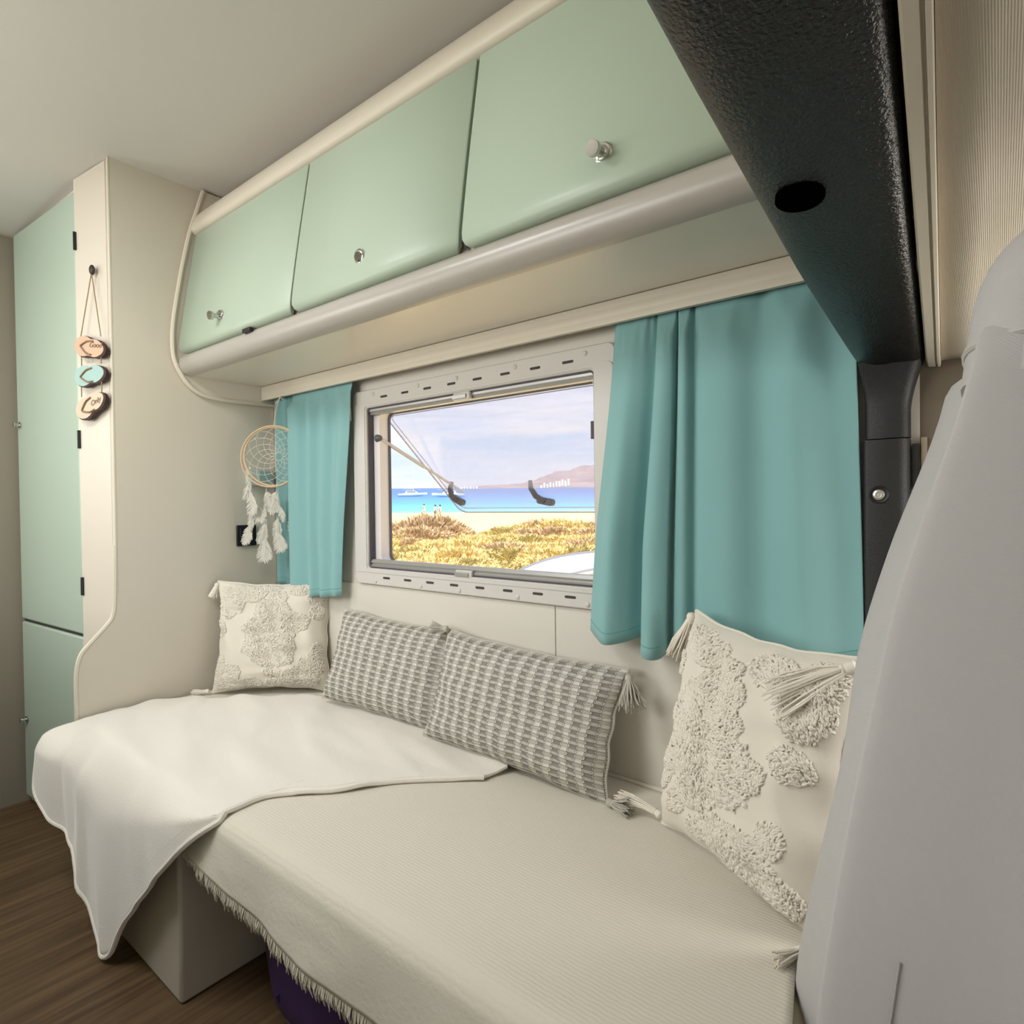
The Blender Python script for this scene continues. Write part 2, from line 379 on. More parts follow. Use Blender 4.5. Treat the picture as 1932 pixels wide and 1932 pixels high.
dl = Vector((-2.747, -0.605)); dr = Vector((-2.217, -0.567))
dv = (dr-dl); dlen = dv.length; dv.normalize(); dn = Vector((dv.y, -dv.x))
def dpt(a, d, z): q = dl+dv*a+dn*d; return (q.x, q.y, z)
def wdoor(z0, z1, kz, hz):
    M = Matrix(((dv.x, -dn.x, 0, dl.x), (dv.y, -dn.y, 0, dl.y), (0, 0, 1, 0), (0, 0, 0, 1)))
    d = G().box(0.004, dlen-0.002, -0.004, 0.016, z0, z1, M).build('door', MINTW, W, bevel=0.006, seg=3)
    nrm = (dn.x, dn.y, 0)
    G().lathe([(0.010, 0), (0.012, 0.004), (0.006, 0.006), (0.006, 0.014), (0.010, 0.017), (0.010, 0.021), (0.004, 0.023)], dpt(0.035, 0.004, kz), nrm, 16).build('knob', CHROME, d)
    for h in hz:
        q = dpt(dlen+0.001, 0.006, h)
        G().box(q[0]-0.0025, q[0]+0.0025, q[1]-0.003, q[1]+0.006, h-0.028, h+0.028).build('hinge', DARK, d, bevel=0.001)
wdoor(0.669, 2.038, 1.36, (1.885, 1.275, 0.82))
wdoor(0.03, 0.659, 0.31, (0.55,))
MW = Matrix(((dv.x, -dn.x, 0, dl.x), (dv.y, -dn.y, 0, dl.y), (0, 0, 1, 0), (0, 0, 0, 1)))
G().box(0.006, dlen-0.004, 0.004, 0.0155, 0.6595, 0.6685, MW).build('door_gap', SLOT, W)

# ================================================================== overhead locker
L = thing('overhead_cabinet', 'long overhead locker with three mint green doors above the window', 'cabinet', (-1.1, -0.17, 1.494))
XA, XB = -2.064, -0.20
ex = lambda p, a: (a, p[0], p[1])
G().prism([(-0.003, 1.4945), (-0.300, 1.4945), (-0.312, 1.51), (-0.316, 1.553), (-0.262, 1.958), (-0.16, CZ-0.003), (-0.003, CZ-0.003)], ex, XA, XB).build('carcass', PANEL, L, smooth=20)
G().prism([(-0.047, 1.4935), (-0.047, 1.490), (-0.310, 1.490), (-0.310, 1.4935)], ex, XA, XB).build('soffit', SOFFIT, L, smooth=0)
rp = [(-0.318, 1.551), (-0.330, 1.549), (-0.3375, 1.538), (-0.339, 1.524), (-0.336, 1.510), (-0.328, 1.498), (-0.316, 1.4905), (-0.300, 1.4885), (-0.298, 1.4935), (-0.312, 1.508), (-0.3165, 1.53)]
G().prism(rp, ex, XA, XB).build('front_rail', RAIL, L, smooth=50)
tp = [(-0.262, 1.955), (-0.284, 1.958), (-0.2925, 1.968), (-0.2915, 1.982), (-0.282, 2.006), (-0.272, 2.024), (-0.258, 2.040), (-0.215, 2.083), (-0.178, CZ-0.003), (-0.162, CZ-0.003), (-0.17, 2.09), (-0.25, 1.99)]
G().prism(tp, ex, XA, XB).build('top_molding', CREAM, L, smooth=60)
end = [(-0.248, 2.112), (-0.270, 2.04), (-0.293, 1.963), (-0.318, 1.85), (-0.343, 1.708), (-0.352, 1.64), (-0.354, 1.586), (-0.350, 1.540), (-0.335, 1.502), (-0.308, 1.463), (-0.269, 1.437), (-0.225, 1.428), (-0.172, 1.426), (-0.09, 1.428), (-0.006, 1.430)]
endc = crom(end, 60)
G().prism(endc+[(-0.003, 2.112)], ex, PX+0.0008, XA+0.0004).build('end_panel', PANEL, L, smooth=25)
G().tube([(XA-0.001, y, z) for y, z in endc], 0.0075, 8).build('end_piping', CREAM, L)
# profile of a door: arc-length s from the bottom lip to the top
dprof = [(-0.322, 1.5535), (-0.331, 1.5545), (-0.338, 1.560), (-0.3415, 1.570), (-0.3415, 1.582), (-0.340, 1.596), (-0.3365, 1.62), (-0.326, 1.69), (-0.312, 1.775), (-0.298, 1.855), (-0.281, 1.953)]
dback = [(-0.318, 1.557), (-0.322, 1.560), (-0.324, 1.565), (-0.3255, 1.572), (-0.3255, 1.583), (-0.324, 1.597), (-0.3205, 1.62), (-0.310, 1.69), (-0.296, 1.775), (-0.282, 1.855), (-0.265, 1.953)]
def locker_door(x0, x1):
    vs = []; n = len(dprof)
    def xs(i):
        z = dprof[i][1]; r = 0.022; d = max(0.0, r-(z-1.5535)) if i < 6 else 0.0
        ins = r-math.sqrt(max(0, r*r-d*d))
        return x0+ins*0.8, x1-ins*0.8
    for i in range(n):
        a, b = xs(i); e2 = 0.003
        y, z = dprof[i]; yb, zb = dback[i]
        vs += [(a, y+e2, z), (a+e2, y, z), (b-e2, y, z), (b, y+e2, z), (b, yb, zb), (a, yb, zb)]
    fs = []
    for i in range(n-1):
        for j in range(6): fs.append((i*6+j, i*6+(j+1) % 6, (i+1)*6+(j+1) % 6, (i+1)*6+j))
    fs += [tuple(range(6)), tuple((n-1)*6+j for j in range(5, -1, -1))]
    d = G().add(vs, fs).build('door', MINT, L, smooth=45)
    return d
nd = Vector((0, -0.975, -0.165)).normalized()
def popknob(d, x):
    p = Vector((x, -0.3345, 1.622))
    G().lathe([(0.0175, 0), (0.0175, 0.0025), (0.0155, 0.005), (0.012, 0.0055), (0.0105, 0.009), (0.008, 0.010), (0.0065, 0.018), (0.007, 0.022), (0.0115, 0.0255), (0.0125, 0.029), (0.0125, 0.034), (0.0115, 0.036)], p, nd, 24).build('knob', CHROME, d, smooth=35)
d1 = locker_door(-2.052, -1.4065); popknob(d1, -1.782)
d2 = locker_door(-1.3985, -0.8145)
pk = Vector((-1.125, -0.3345, 1.622))
G().lathe([(0.0175, 0), (0.0175, 0.003), (0.015, 0.0055), (0.0125, 0.006), (0.0125, 0.0045), (0.0115, 0.0045), (0.0112, 0.0075), (0.010, 0.0085)], pk, nd, 24).build('knob', CHROME, d2, smooth=35)
d3 = locker_door(-0.8065, -0.212); popknob(d3, -0.496)
G().box(-1.640, -1.600, -0.346, -0.333, 1.5425, 1.5545).build('catch', DARK, L, bevel=0.002)
for x in (-1.4025, -0.8105):
    G().prism([(-0.3225, 1.556), (-0.330, 1.575), (-0.271, 1.952), (-0.262, 1.952)], ex, x-0.0038, x+0.0038).build('door_gap', SLOT, L, smooth=0)

# ================================================================== pelmet
pp = [(-0.040, 1.442), (-0.0575, 1.440), (-0.0585, 1.452), (-0.0580, 1.455), (-0.0585, 1.458), (-0.0585, 1.470), (-0.0580, 1.473), (-0.0585, 1.476), (-0.0585, 1.4885), (-0.040, 1.4885)]
tag(G().prism(pp, ex, -2.062, -0.185).build('pelmet', CREAM, smooth=30), 'cream grooved pelmet board over the curtains', 'pelmet')

# ================================================================== window
Wn = thing('window_1', 'top-hinged camper window in a white plastic frame, propped open', None, (-1.12, 0.0, 0.816), kind='structure')
def rrect(x0, x1, z0, z1, r, n=5):
    out = []
    for cx, cz, a0 in ((x1-r, z1-r, 0), (x0+r, z1-r, 90), (x0+r, z0+r, 180), (x1-r, z0+r, 270)):
        for i in range(n+1):
            a = R(a0+90*i/n); out.append((cx+r*math.cos(a), cz+r*math.sin(a)))
    return out
def ring(outer, inner, y0, y1):
    n = len(outer)
    vs = [(x, y0, z) for x, z in outer]+[(x, y0, z) for x, z in inner]+[(x, y1, z) for x, z in outer]+[(x, y1, z) for x, z in inner]
    fs = []
    for i in range(n):
        j = (i+1) % n
        fs += [(i, j, n+j, n+i), (2*n+i, 3*n+i, 3*n+j, 2*n+j), (i, 2*n+i, 2*n+j, j), (n+i, n+j, 3*n+j, 3*n+i)]
    return G().add(vs, fs)
fr = ring(rrect(-1.588, -0.655, 0.816, 1.415, 0.018), rrect(OX0, OX1, OZ0, OZ1, 0.010), -0.016, -0.0002).build('frame', FRAME, Wn, bevel=0.003, smooth=40)
ring(rrect(-1.588+0.004, -0.655-0.004, 0.853, 1.372, 0.012), rrect(OX0-0.004, OX1+0.004, OZ0-0.004, OZ1+0.004, 0.012), -0.0185, -0.0160).build('frame_lip', FRAME, Wn, bevel=0.001)
for i in range(8):
    x = -1.437+0.0941*i
    for z in (1.3865, 0.840):
        G().prism(rrect(x-0.0155, x+0.0155, z-0.0032, z+0.0032, 0.0030, 3), lambda p, a: (p[0], a, p[1]), -0.0166, -0.0150).build('vent_slot', SLOT, fr, smooth=0)
for x in (-1.488, -1.287, -1.1355, -0.9345, -0.7315):
    for z in (1.399, 0.8265):
        G().lathe([(0.0062, 0), (0.0062, 0.0012), (0.005, 0.0024), (0.0005, 0.003)], (x, -0.016, z), (0, -1, 0), 12).build('screw_cap', FRAME, fr)
for z in (0.955, 1.10, 1.28):
    G().lathe([(0.004, 0), (0.004, 0.001), (0.0005, 0.002)], (-1.577, -0.016, z), (0, -1, 0), 10).build('screw_cap', FRAME, fr)
# reveal lining, outer sash frame, blind cassettes
ring(rrect(OX0-0.0005, OX1+0.0005, OZ0-0.0005, OZ1+0.0005, 0.010), rrect(OX0+0.004, OX1-0.004, OZ0+0.004, OZ1-0.004, 0.010), -0.008, 0.010).build('blind_channel', mat('channel_dark', '4B4650', 0.6), Wn)
ring(rrect(OX0+0.0015, OX1-0.0015, OZ0+0.001, OZ1-0.001, 0.010), rrect(OX0+0.030, OX1-0.016, OZ0+0.016, OZ1-0.012, 0.022), 0.012, 0.050).build('outer_frame', mat('sash_white', 'E3DEDC', 0.4), Wn, bevel=0.002)
ring(rrect(OX0+0.027, OX1-0.014, OZ0+0.014, OZ1-0.011, 0.022), rrect(OX0+0.034, OX1-0.020, OZ0+0.020, OZ1-0.017, 0.020), 0.046, 0.054).build('rubber_seal', mat('seal_grey', '5E5A62', 0.7), Wn)
tb = G().prism([(-0.006, 1.3595), (-0.006, 1.350), (-0.002, 1.346), (-0.004, 1.340), (0.006, 1.338), (0.012, 1.342), (0.012, 1.3595)], ex, OX0+0.005, OX1-0.004).build('blind_cassette', ALU, Wn, smooth=30)
bb = G().prism([(-0.006, 0.8665), (-0.009, 0.873), (-0.004, 0.878), (-0.008, 0.884), (-0.003, 0.892), (0.006, 0.893), (0.011, 0.889), (0.011, 0.8665)], ex, OX0+0.005, OX1-0.004).build('blind_cassette', ALU, Wn, smooth=30)
for z, hh in ((1.352, 0.014), (0.8745, 0.013)):
    c = G().box(-1.150, -1.090, -0.016, -0.002, z-hh, z+hh*0.6).build('blind_clip', FRAME, Wn, bevel=0.003)
    G().box(-1.150, -1.100, -0.020, -0.015, z-hh*0.7, z+hh*0.1).build('clip_tab', ALU, c, bevel=0.001)
    G().lathe([(0.026, 0), (0.026, 0.003), (0.02, 0.004)], (-1.128, -0.0165, z+(0.014 if z > 1 else -0.015)), (0, -1, 0), 18).build('clip_thumb', FRAME, c) if False else None
# the hinged acrylic flap
PH = Vector((0, 0.040, 1.352)); PD = Vector((0, 0.352, -0.318)).normalized(); PN = Vector((0, PD.z, -PD.y))
def pane(x, s, d=0.0): q = PH+PD*s+PN*d; return Vector((x, q.y, q.z))
flap_l = 0.478
def prr(x0, x1, s0, s1, r): return [(x, s) for x, s in rrect(x0, x1, s0, s1, r, 6)]
fl = G().prism(prr(OX0+0.012, OX1-0.006, 0.0, flap_l, 0.03), lambda p, a: pane(p[0], p[1], a), 0.0, 0.003).build('pane', PANE, Wn, smooth=0)
fl['label'] = 'hazy clear acrylic flap swung outwards'
rim = [pane(x, s, 0.001) for x, s in prr(OX0+0.012, OX1-0.006, 0.002, flap_l, 0.03)]
G().tube(rim, 0.0022, 6, closed=True).build('pane_rim', mat('pane_rim', '9C98A6', 0.3), fl)
rim = [pane(x, s, 0.001) for x, s in prr(OX0+0.032, OX1-0.026, 0.018, flap_l-0.022, 0.022)]
G().tube(rim, 0.0014, 5, closed=True).build('pane_rim', mat('pane_rim2', 'B5B2BE', 0.3), fl)
a0 = Vector((OX0+0.027, 0.014, 1.268)); a1 = pane(-1.470, 0.405, -0.03)
st = G().tube([a0, a0.lerp(a1, 0.5)], 0.0062, 10); st.tube([a0.lerp(a1, 0.48), a1], 0.0045, 10)
sto = st.build('stay_arm', mat('stay_white', 'CFCAC4', 0.35), Wn)
G().lathe([(0.012, 0), (0.012, 0.008), (0.008, 0.016), (0.004, 0.020)], a0+Vector((-0.010, 0, 0)), (1, 0, 0), 14).build('stay_pivot', GREYP, sto)
def latch(x, s, tilt, flip):
    o = pane(x, s, -0.002)
    M = Matrix.Translation(o) @ Matrix.Rotation(R(tilt), 4, 'Y')
    g = G(); g.prism(rrect(-0.030, 0.030, -0.012, 0.010, 0.009, 4), lambda p, a: M @ Vector((p[0], a, p[1])), -0.022, 0.0)
    b = g.build('latch', GREYP, Wn, bevel=0.003, smooth=40)
    g2 = G().tube([M @ Vector(q) for q in ((0.0, -0.02, 0.0), (0.02*flip, -0.040, 0.012), (0.038*flip, -0.046, 0.034), (0.046*flip, -0.045, 0.058))], [0.009, 0.010, 0.009, 0.007], 10, flat=0.7)
    g2.build('latch_lever', GREYP, b)
latch(-1.475, 0.415, 25, -0.5)
latch(-1.105, 0.428, 10, -1.0)
G().tube([(OX1-0.008, -0.004, 1.245), (OX1-0.008, -0.004, 1.205)], 0.006, 8).build('blind_cord_stop', GREYP, Wn)

# ================================================================== curtains
def curtain(name, label, ctrl, zt, nu=150, nv=36):
    c = crom(ctrl, nu)   # (xt, yt, xb, yb, zb)
    def f(u, v):
        xt, yt, xb, yb, zb = c[min(nu-1, int(round(u*(nu-1))))]
        k = v*v*(3-2*v)*0.5+v*0.5
        gather = math.sin(u*150)*0.0022*max(0, 1-v*7)
        x = xt+(xb-xt)*k; y = yt*0.8-0.006+(yb-yt*0.8+0.006)*min(1, k*1.4)+gather
        z = zt+(zb-zt)*v
        lim = -0.034-0.9*max(0, v-0.05); y = max(y, lim)
        n = noise.noise(Vector((x*9, v*3, 1.7)))*0.004*v
        return Vector((x, y+n, z))
    t = G().grid(nu, nv, f).build(name, TEAL, smooth=180, solid=0.0016)
    tag(t, label, 'curtain', 'teal window curtains')
    hm = [f(i/(nu-1), 0.965)+Vector((0, -0.0012, 0)) for i in range(nu)]
    OFF[t] = Vector((0, 0, 0))
    G().tube(hm, 0.0008, 4).build('hem_stitch', mat('hem_thread', '62A09B', 0.8), t)
    return t
cR = [(-0.645, -0.030, -0.702, -0.050, 0.779), (-0.622, -0.040, -0.676, -0.070, 0.768), (-0.598, -0.042, -0.645, -0.088, 0.760), (-0.572, -0.036, -0.612, -0.062, 0.766),
      (-0.553, -0.022, -0.590, -0.030, 0.774), (-0.545, -0.026, -0.578, -0.042, 0.760), (-0.538, -0.050, -0.566, -0.082, 0.748), (-0.522, -0.056, -0.545, -0.092, 0.744), (-0.508, -0.046, -0.528, -0.075, 0.746),
      (-0.503, -0.024, -0.522, -0.034, 0.760), (-0.494, -0.048, -0.505, -0.052, 0.758), (-0.482, -0.050, -0.488, -0.054, 0.757), (-0.472, -0.022, -0.474, -0.032, 0.763), (-0.458, -0.036, -0.458, -0.046, 0.760),
      (-0.440, -0.048, -0.440, -0.052, 0.757), (-0.400, -0.046, -0.400, -0.054, 0.757), (-0.345, -0.020, -0.335, -0.030, 0.76), (-0.285, -0.050, -0.262, -0.062, 0.765), (-0.228, -0.026, -0.205, -0.034, 0.775), (-0.188, -0.034, -0.176, -0.034, 0.785)]
curtain('curtain', 'wide teal curtain drawn along the wall beside the black post', cR, 1.452, 190)
cL = [(-2.040, -0.012, -2.052, -0.014, 0.782), (-2.018, -0.026, -2.022, -0.030, 0.782), (-1.995, -0.010, -1.994, -0.010, 0.780), (-1.972, -0.026, -1.962, -0.028, 0.780), (-1.950, -0.010, -1.932, -0.010, 0.778), (-1.922, -0.020, -1.896, -0.020, 0.776), (-1.888, -0.018, -1.860, -0.016, 0.774),
      (-1.880, -0.036, -1.856, -0.040, 0.768), (-1.898, -0.058, -1.876, -0.062, 0.764), (-1.882, -0.070, -1.856, -0.076, 0.762), (-1.848, -0.060, -1.822, -0.064, 0.763), (-1.815, -0.036, -1.792, -0.050, 0.764), (-1.778, -0.064, -1.758, -0.070, 0.762),
      (-1.738, -0.036, -1.728, -0.052, 0.766), (-1.695, -0.064, -1.697, -0.070, 0.766), (-1.650, -0.036, -1.664, -0.052, 0.770), (-1.605, -0.058, -1.642, -0.058, 0.772), (-1.565, -0.040, -1.624, -0.044, 0.775)]
cnar = curtain('curtain', 'narrow teal curtain hanging beside the dreamcatcher', cL, 1.452, 170)
G().tube([(-1.586, -0.030, 1.45), (-1.590, -0.029, 1.40), (-1.583, -0.029, 1.36), (-1.580, -0.030, 1.325)], 0.0016, 5).build('loose_cord', STRING, cnar)

# ================================================================== wall socket and small wall box
sk = thing('wall_socket', 'small black square socket on the beige partition wall', 'socket', (PX, -0.115, 0.927))
G().prism(rrect(-0.152, -0.082, 0.922, 0.996, 0.004, 3), lambda p, a: (a, p[0], p[1]), PX+0.0005, PX+0.009).build('plate', PLUG, sk, bevel=0.0015)
G().prism(rrect(-0.143, -0.091, 0.932, 0.986, 0.006, 3), lambda p, a: (a, p[0], p[1]), PX+0.009, PX+0.012).build('insert', PLUG, sk, bevel=0.001)
G().lathe([(0.003, 0), (0.003, 0.001), (0.001, 0.0015)], (PX+0.012, -0.117, 0.958), (1, 0, 0), 8).build('screw', CHROME, sk)
bx = thing('wall_box', 'small pale glossy control box behind the dreamcatcher', 'control box', (PX, -0.06, 1.14))
G().prism(rrect(-0.115, -0.020, 1.135, 1.192, 0.004, 3), lambda p, a: (a, p[0], p[1]), PX+0.0005, PX+0.022).build('housing', mat('box_pale', 'C4CCC6', 0.2), bx, bevel=0.002)
G().prism(rrect(-0.075, -0.025, 1.140, 1.187, 0.003, 3), lambda p, a: (a, p[0], p[1]), PX+0.022, PX+0.024).build('display', mat('box_disp', '9FB7B2', 0.1), bx)

# ================================================================== flip-flop hanging sign on the wardrobe's angled strip
e1 = Vector((P2[0]-P1[0], P2[1]-P1[1], 0)).normalized(); n1 = Vector((-e1.y, e1.x, 0))
if n1.dot(CAM-Vector((P1[0], P1[1], 0))) < 0: n1 = -n1
O1 = Vector((-2.079, -0.5235, 0))+n1*0.004
def sp(a, z, d=0.0): q = O1+e1*a+n1*d; return Vector((q.x, q.y, z))
FS = thing('hanging_sign', 'string of three small wooden flip-flop plaques hanging on the wardrobe strip', 'wall hanging', tuple(sp(0.06, 1.33)))
hk = G().ball(sp(0.061, 1.781, 0.004), 0.010, 0.008, 0.016, M=None).build('hook', mat('hook_brown', '2E241C', 0.5), FS)
CORD = mat('jute_cord', '93805C', 0.9)
for a, z in ((0.105, 1.575), (0.020, 1.575)): G().tube([sp(0.061, 1.772, 0.006), sp(a, z, 0.012)], 0.0016, 5).build('cord', CORD, FS)
for a, z0, z1 in ((0.105, 1.535, 1.495), (0.024, 1.535, 1.495), (0.108, 1.445, 1.400), (0.024, 1.455, 1.405)): G().tube([sp(a, z0, 0.010), sp(a, z1, 0.010)], 0.0016, 5).build('cord', CORD, FS)
PEACH = mat('plaque_peach', 'C8A88E', 0.7); PTEAL = mat('plaque_teal', '9DBBB4', 0.7); PCREAM = mat('plaque_cream', 'CFBCA4', 0.7); DKED = mat('plaque_edge', '3A201A', 0.6)
def sole(a0, z0, ang, fm):
    L2 = []; N = 28
    for i in range(N):
        t = 2*math.pi*i/N; x = math.cos(t)*0.064; y = math.sin(t)*(0.035+0.005*math.cos(t))*(1-0.24*math.exp(-((x+0.004)/0.02)**2))
        c, s = math.cos(R(ang)), math.sin(R(ang)); L2.append((a0+x*c-y*s, z0+x*s+y*c))
    b = G().prism(L2, lambda p, q: sp(p[0], p[1], q), 0.002, 0.012).build('plaque', DKED, FS, smooth=40)
    in2 = [(a0+(x-a0)*0.95+0.004, z0+(z-z0)*0.94+0.002) for x, z in L2]
    G().prism(in2, lambda p, q: sp(p[0], p[1], q), 0.0115, 0.0145).build('face', fm, b, smooth=40)
    c, s = math.cos(R(ang)), math.sin(R(ang))
    q = lambda x, y: sp(a0+x*c-y*s, z0+x*s+y*c, 0.017)
    G().tube(crom([tuple(q(-0.012, 0.020)), tuple(q(0.010, 0.018)), tuple(q(0.030, 0.006)), tuple(q(0.036, 0.0)), tuple(q(0.030, -0.006)), tuple(q(0.010, -0.018)), tuple(q(-0.012, -0.020))], 24), 0.0024, 6).build('strap', mat('strap_brown', '8E7354', 0.7), b)
    return b, q
b1, q1 = sole(0.064, 1.545, 14, PEACH); b2, q2 = sole(0.066, 1.462, -4, PTEAL); b3, q3 = sole(0.066, 1.372, -24, PCREAM)
def lettering(word, a0, z0, ang, size, parent):
    cu = bpy.data.curves.new('lettering', 'FONT'); cu.body = word; cu.size = size; cu.extrude = 0.0004; cu.shear = 0.3; cu.align_x = 'CENTER'; cu.align_y = 'CENTER'
    tmp = bpy.data.objects.new('tmp', cu); col.objects.link(tmp)
    bpy.context.view_layer.update()
    me = bpy.data.meshes.new_from_object(tmp.evaluated_get(bpy.context.evaluated_depsgraph_get()))
    bpy.data.objects.remove(tmp)
    xd = (-e1*math.cos(R(ang))+Vector((0, 0, -math.sin(R(ang))))).normalized(); zd = n1.cross(xd)
    if zd.z < 0: zd = -zd
    o0 = sp(a0, z0, 0.0152)
    g = G(); g.add([o0+xd*v.co.x+zd*v.co.y+n1*v.co.z for v in me.vertices], [tuple(p.vertices) for p in me.polygons])
    g.build('lettering', mat('script_brown', '7A6452', 0.8), parent, smooth=0)
lettering('Good', 0.040, 1.550, 8, 0.022, b1); lettering('Only', 0.044, 1.382, -20, 0.022, b3)

# ================================================================== dreamcatcher
DC = thing('dreamcatcher', 'dreamcatcher with rattan hoop and white feathers hanging from the pelmet', 'dreamcatcher', (-1.945, -0.082, 0.78))
dh = Vector((0.75, 0.66, 0)).normalized(); dz = Vector((0, 0, 1)); dnn = Vector((0.66, -0.75, 0)).normalized(); dc = Vector((-1.918, -0.096, 1.230)); HR = 0.100
def dcp(r, a, d=0.0): return dc+(dh*math.cos(a)+dz*math.sin(a))*r+dnn*d
G().tube([dcp(HR, i*2*math.pi/48) for i in range(48)], 0.0036, 8, closed=True).build('hoop', WOODR, DC)
G().tube([dcp(HR+0.003+0.003*math.sin(i*2*math.pi/48*2), i*2*math.pi/48, 0.004)+dh*-0.006 for i in range(48)], 0.0030, 8, closed=True).build('hoop', WOODR, DC)
web = G(); NP = 12; prev = [dcp(HR-0.002, 2*math.pi*i/NP) for i in range(NP)]
for k in range(1, 8):
    r = HR*(1-k/8.2)**1.15; off = k*math.pi/NP
    cur = [dcp(r, 2*math.pi*i/NP+off)+dh*0.012*(k/8)*1.5 for i in range(NP)]
    for i in range(NP):
        web.tube([prev[i], cur[i]], 0.0008, 4); web.tube([cur[i], prev[(i+1) % NP]], 0.0008, 4)
    prev = cur
web.build('web', STRING, DC, smooth=0)
for r, a, c in ((0.085, 2.35, 0), (0.088, 3.6, 0), (0.08, -1.2, 0), (0.07, 0.65, 1), (0.065, -0.1, 1)):
    G().ball(dcp(r, a, 0.002), 0.0035).build('bead', DARK if c else STRING, DC)
G().tube([dcp(HR, math.pi/2), dcp(HR, math.pi/2)+Vector((0, 0.01, 0.06)), (-1.925, -0.064, 1.441)], 0.0016, 6).build('cord', STRING, DC)
g = G()
for q in ((-0.03, 0.006, -0.018), (-0.028, -0.004, -0.026), (0.02, 0, -0.012)): g.tube([Vector((-1.925, -0.066, 1.436)), Vector((-1.925, -0.066, 1.436))+Vector(q)], 0.0012, 4)
g.build('bow', STRING, DC)
def feather(n, ln, wd, seed):
    rnd = random.Random(seed); g = G()
    g.tube([(0, 0, 0), (0.004, 0, -ln*0.5), (0.0, 0.002, -ln)], [0.0011, 0.0009, 0.0003], 4)
    for i in range(n):
        t = 0.06+0.9*i/n
        w = wd*math.sin(math.pi*min(1, t**0.75))**0.7*(0.8+0.3*rnd.random())
        for sgn in (-1, 1):
            p = Vector((0.004*math.sin(math.pi*t), 0, -ln*t)); q = p+Vector((sgn*w, rnd.uniform(-.004, .004), -w*0.75-0.004)); h = Vector((0, 0, -ln/n*1.5))
            m_ = p.lerp(q, 0.55)+Vector((0, rnd.uniform(0.001, 0.004), 0.002))
            g.add([p, m_, q, q+h*0.5, m_+h*1.1, p+h], [(0, 1, 4, 5), (1, 2, 3, 4)])
    return g
FV = [feather(26, 0.085, 0.020, 1), feather(26, 0.075, 0.024, 2), feather(20, 0.07, 0.012, 3)]
FO = []
def put_feather(k, p, s, rz, tilt):
    if len(FO) <= k or FO[k] is None:
        o = FV[k].build('feather', FEATH, DC, local=True, smooth=0)
        while len(FO) <= k: FO.append(None)
        FO[k] = o
    else: o = FO[k].copy(); col.objects.link(o); o.parent = DC
    o.location = Vector(p)-OFF[DC]; o.rotation_euler = (0, R(tilt), R(rz)); o.scale = (s, s, s)
cords = [(-0.078, 0.22), (-0.028, 0.25), (0.012, 0.21), (0.060, 0.20)]
rf = random.Random(5)
for a, ln in cords:
    top = dc+dh*a+dz*(-math.sqrt(HR*HR-a*a))
    G().tube([top, top+Vector((0.004, -0.003, -ln*0.5)), top+Vector((0, 0, -ln))], 0.0010, 4).build('cord', STRING, DC)
    nf = 4 if a > -0.05 else 5
    for i in range(nf):
        t = (i+0.35)/nf
        p = top+Vector((rf.uniform(-.006, .006), -0.004, -ln*t*0.86))+dnn*0.004*(i % 2)
        put_feather((i+int(a*100)) % 3, p, rf.uniform(0.85, 1.1), 41+rf.uniform(-18, 18), rf.uniform(-22, 22))
    G().ball(top+Vector((0, -0.003, -ln*0.45)), 0.004).build('bead', mat('bead_tan', '8C7A66', 0.6), DC)

# ================================================================== bench
B = thing('bench', 'built-in bench with pale laminate pedestal under the cream throw', 'bench', (-1.2, -0.33, 0))
def XR(y): return -0.195 if y > -0.325 else -0.211+(y+0.34)*(-0.20)
G().prism([(-1.972, -0.10), (-1.972, -0.655), (-1.355, -0.655), (-1.355, -0.10)], lambda p, a: (p[0], p[1], a), 0.001, 0.33).build('pedestal', BEDM, B, bevel=0.008, seg=3)
seatp = [(-2.074, -0.008), (-2.074, -0.610), (-1.97, -0.628), (XR(-0.62), -0.628), (XR(-0.30), -0.30), (-0.2, -0.27), (-0.2, -0.008)]
G().prism(seatp, lambda p, a: (p[0], p[1], a), 0.331, 0.352).build('seat_board', BEDM, B, smooth=0)
G().prism(seatp, lambda p, a: (p[0], p[1], a), 0.3525, 0.436).build('seat_cushion', mat('foam_cover', 'BDB399', 0.9), B, bevel=0.02, seg=3)
G().tube([(-2.06, -0.009, 0.447), (-0.21, -0.009, 0.447)], 0.005, 8).build('back_piping', THROW, B)
# ---- cream muslin throw
def throw_z(x, y): return 0.4425+0.0025*noise.noise(Vector((x*3, y*4, 0)))
def hem_z(x): return interp([(-1.40, 0.352), (-1.343, 0.343), (-1.235, 0.335), (-1.15, 0.318), (-1.0, 0.309), (-0.73, 0.298), (-0.4, 0.290), (-0.1, 0.288)], x)
T = thing('throw_cover', 'cream muslin throw with a fringed hem spread over the bench seat', 'throw', (-1.2, -0.33, 0.44))
NX, NS = 170, 60
def throwf(u, v):
    x = -2.066+u*(XR(-0.62)+2.066)
    if v < 0.62:
        y = -0.012-(0.592)*v/0.62
        x = min(x, -2.066+u*(XR(y)+2.066)) if u > 0.5 else x
        x = -2.066+u*(XR(y)+2.066)
        return Vector((x, y, throw_z(x, y)))
    k = (v-0.62)/0.38
    zb = hem_z(x); zt = throw_z(x, -0.604)
    drop = zt-zb; arc = 0.05
    s = k*(drop+0.03)
    if s < arc:
        a = s/arc*math.pi/2; y = -0.604-0.036*math.sin(a); z = zt-0.036*(1-math.cos(a))
    else:
        w = (s-arc)/(drop+0.03-arc); z = zt-0.036-(zt-0.036-zb)*w
        y = -0.640-0.010*w+0.006*math.sin(x*17+1)*w+0.004*noise.noise(Vector((x*12, w*2, 3)))*w
    return Vector((x, y-0.0, z))
th = G().grid(NX, NS, throwf).build('cloth', THROW, T, smooth=180, solid=0.003, off=1)
fr_ = random.Random(9); g = G()
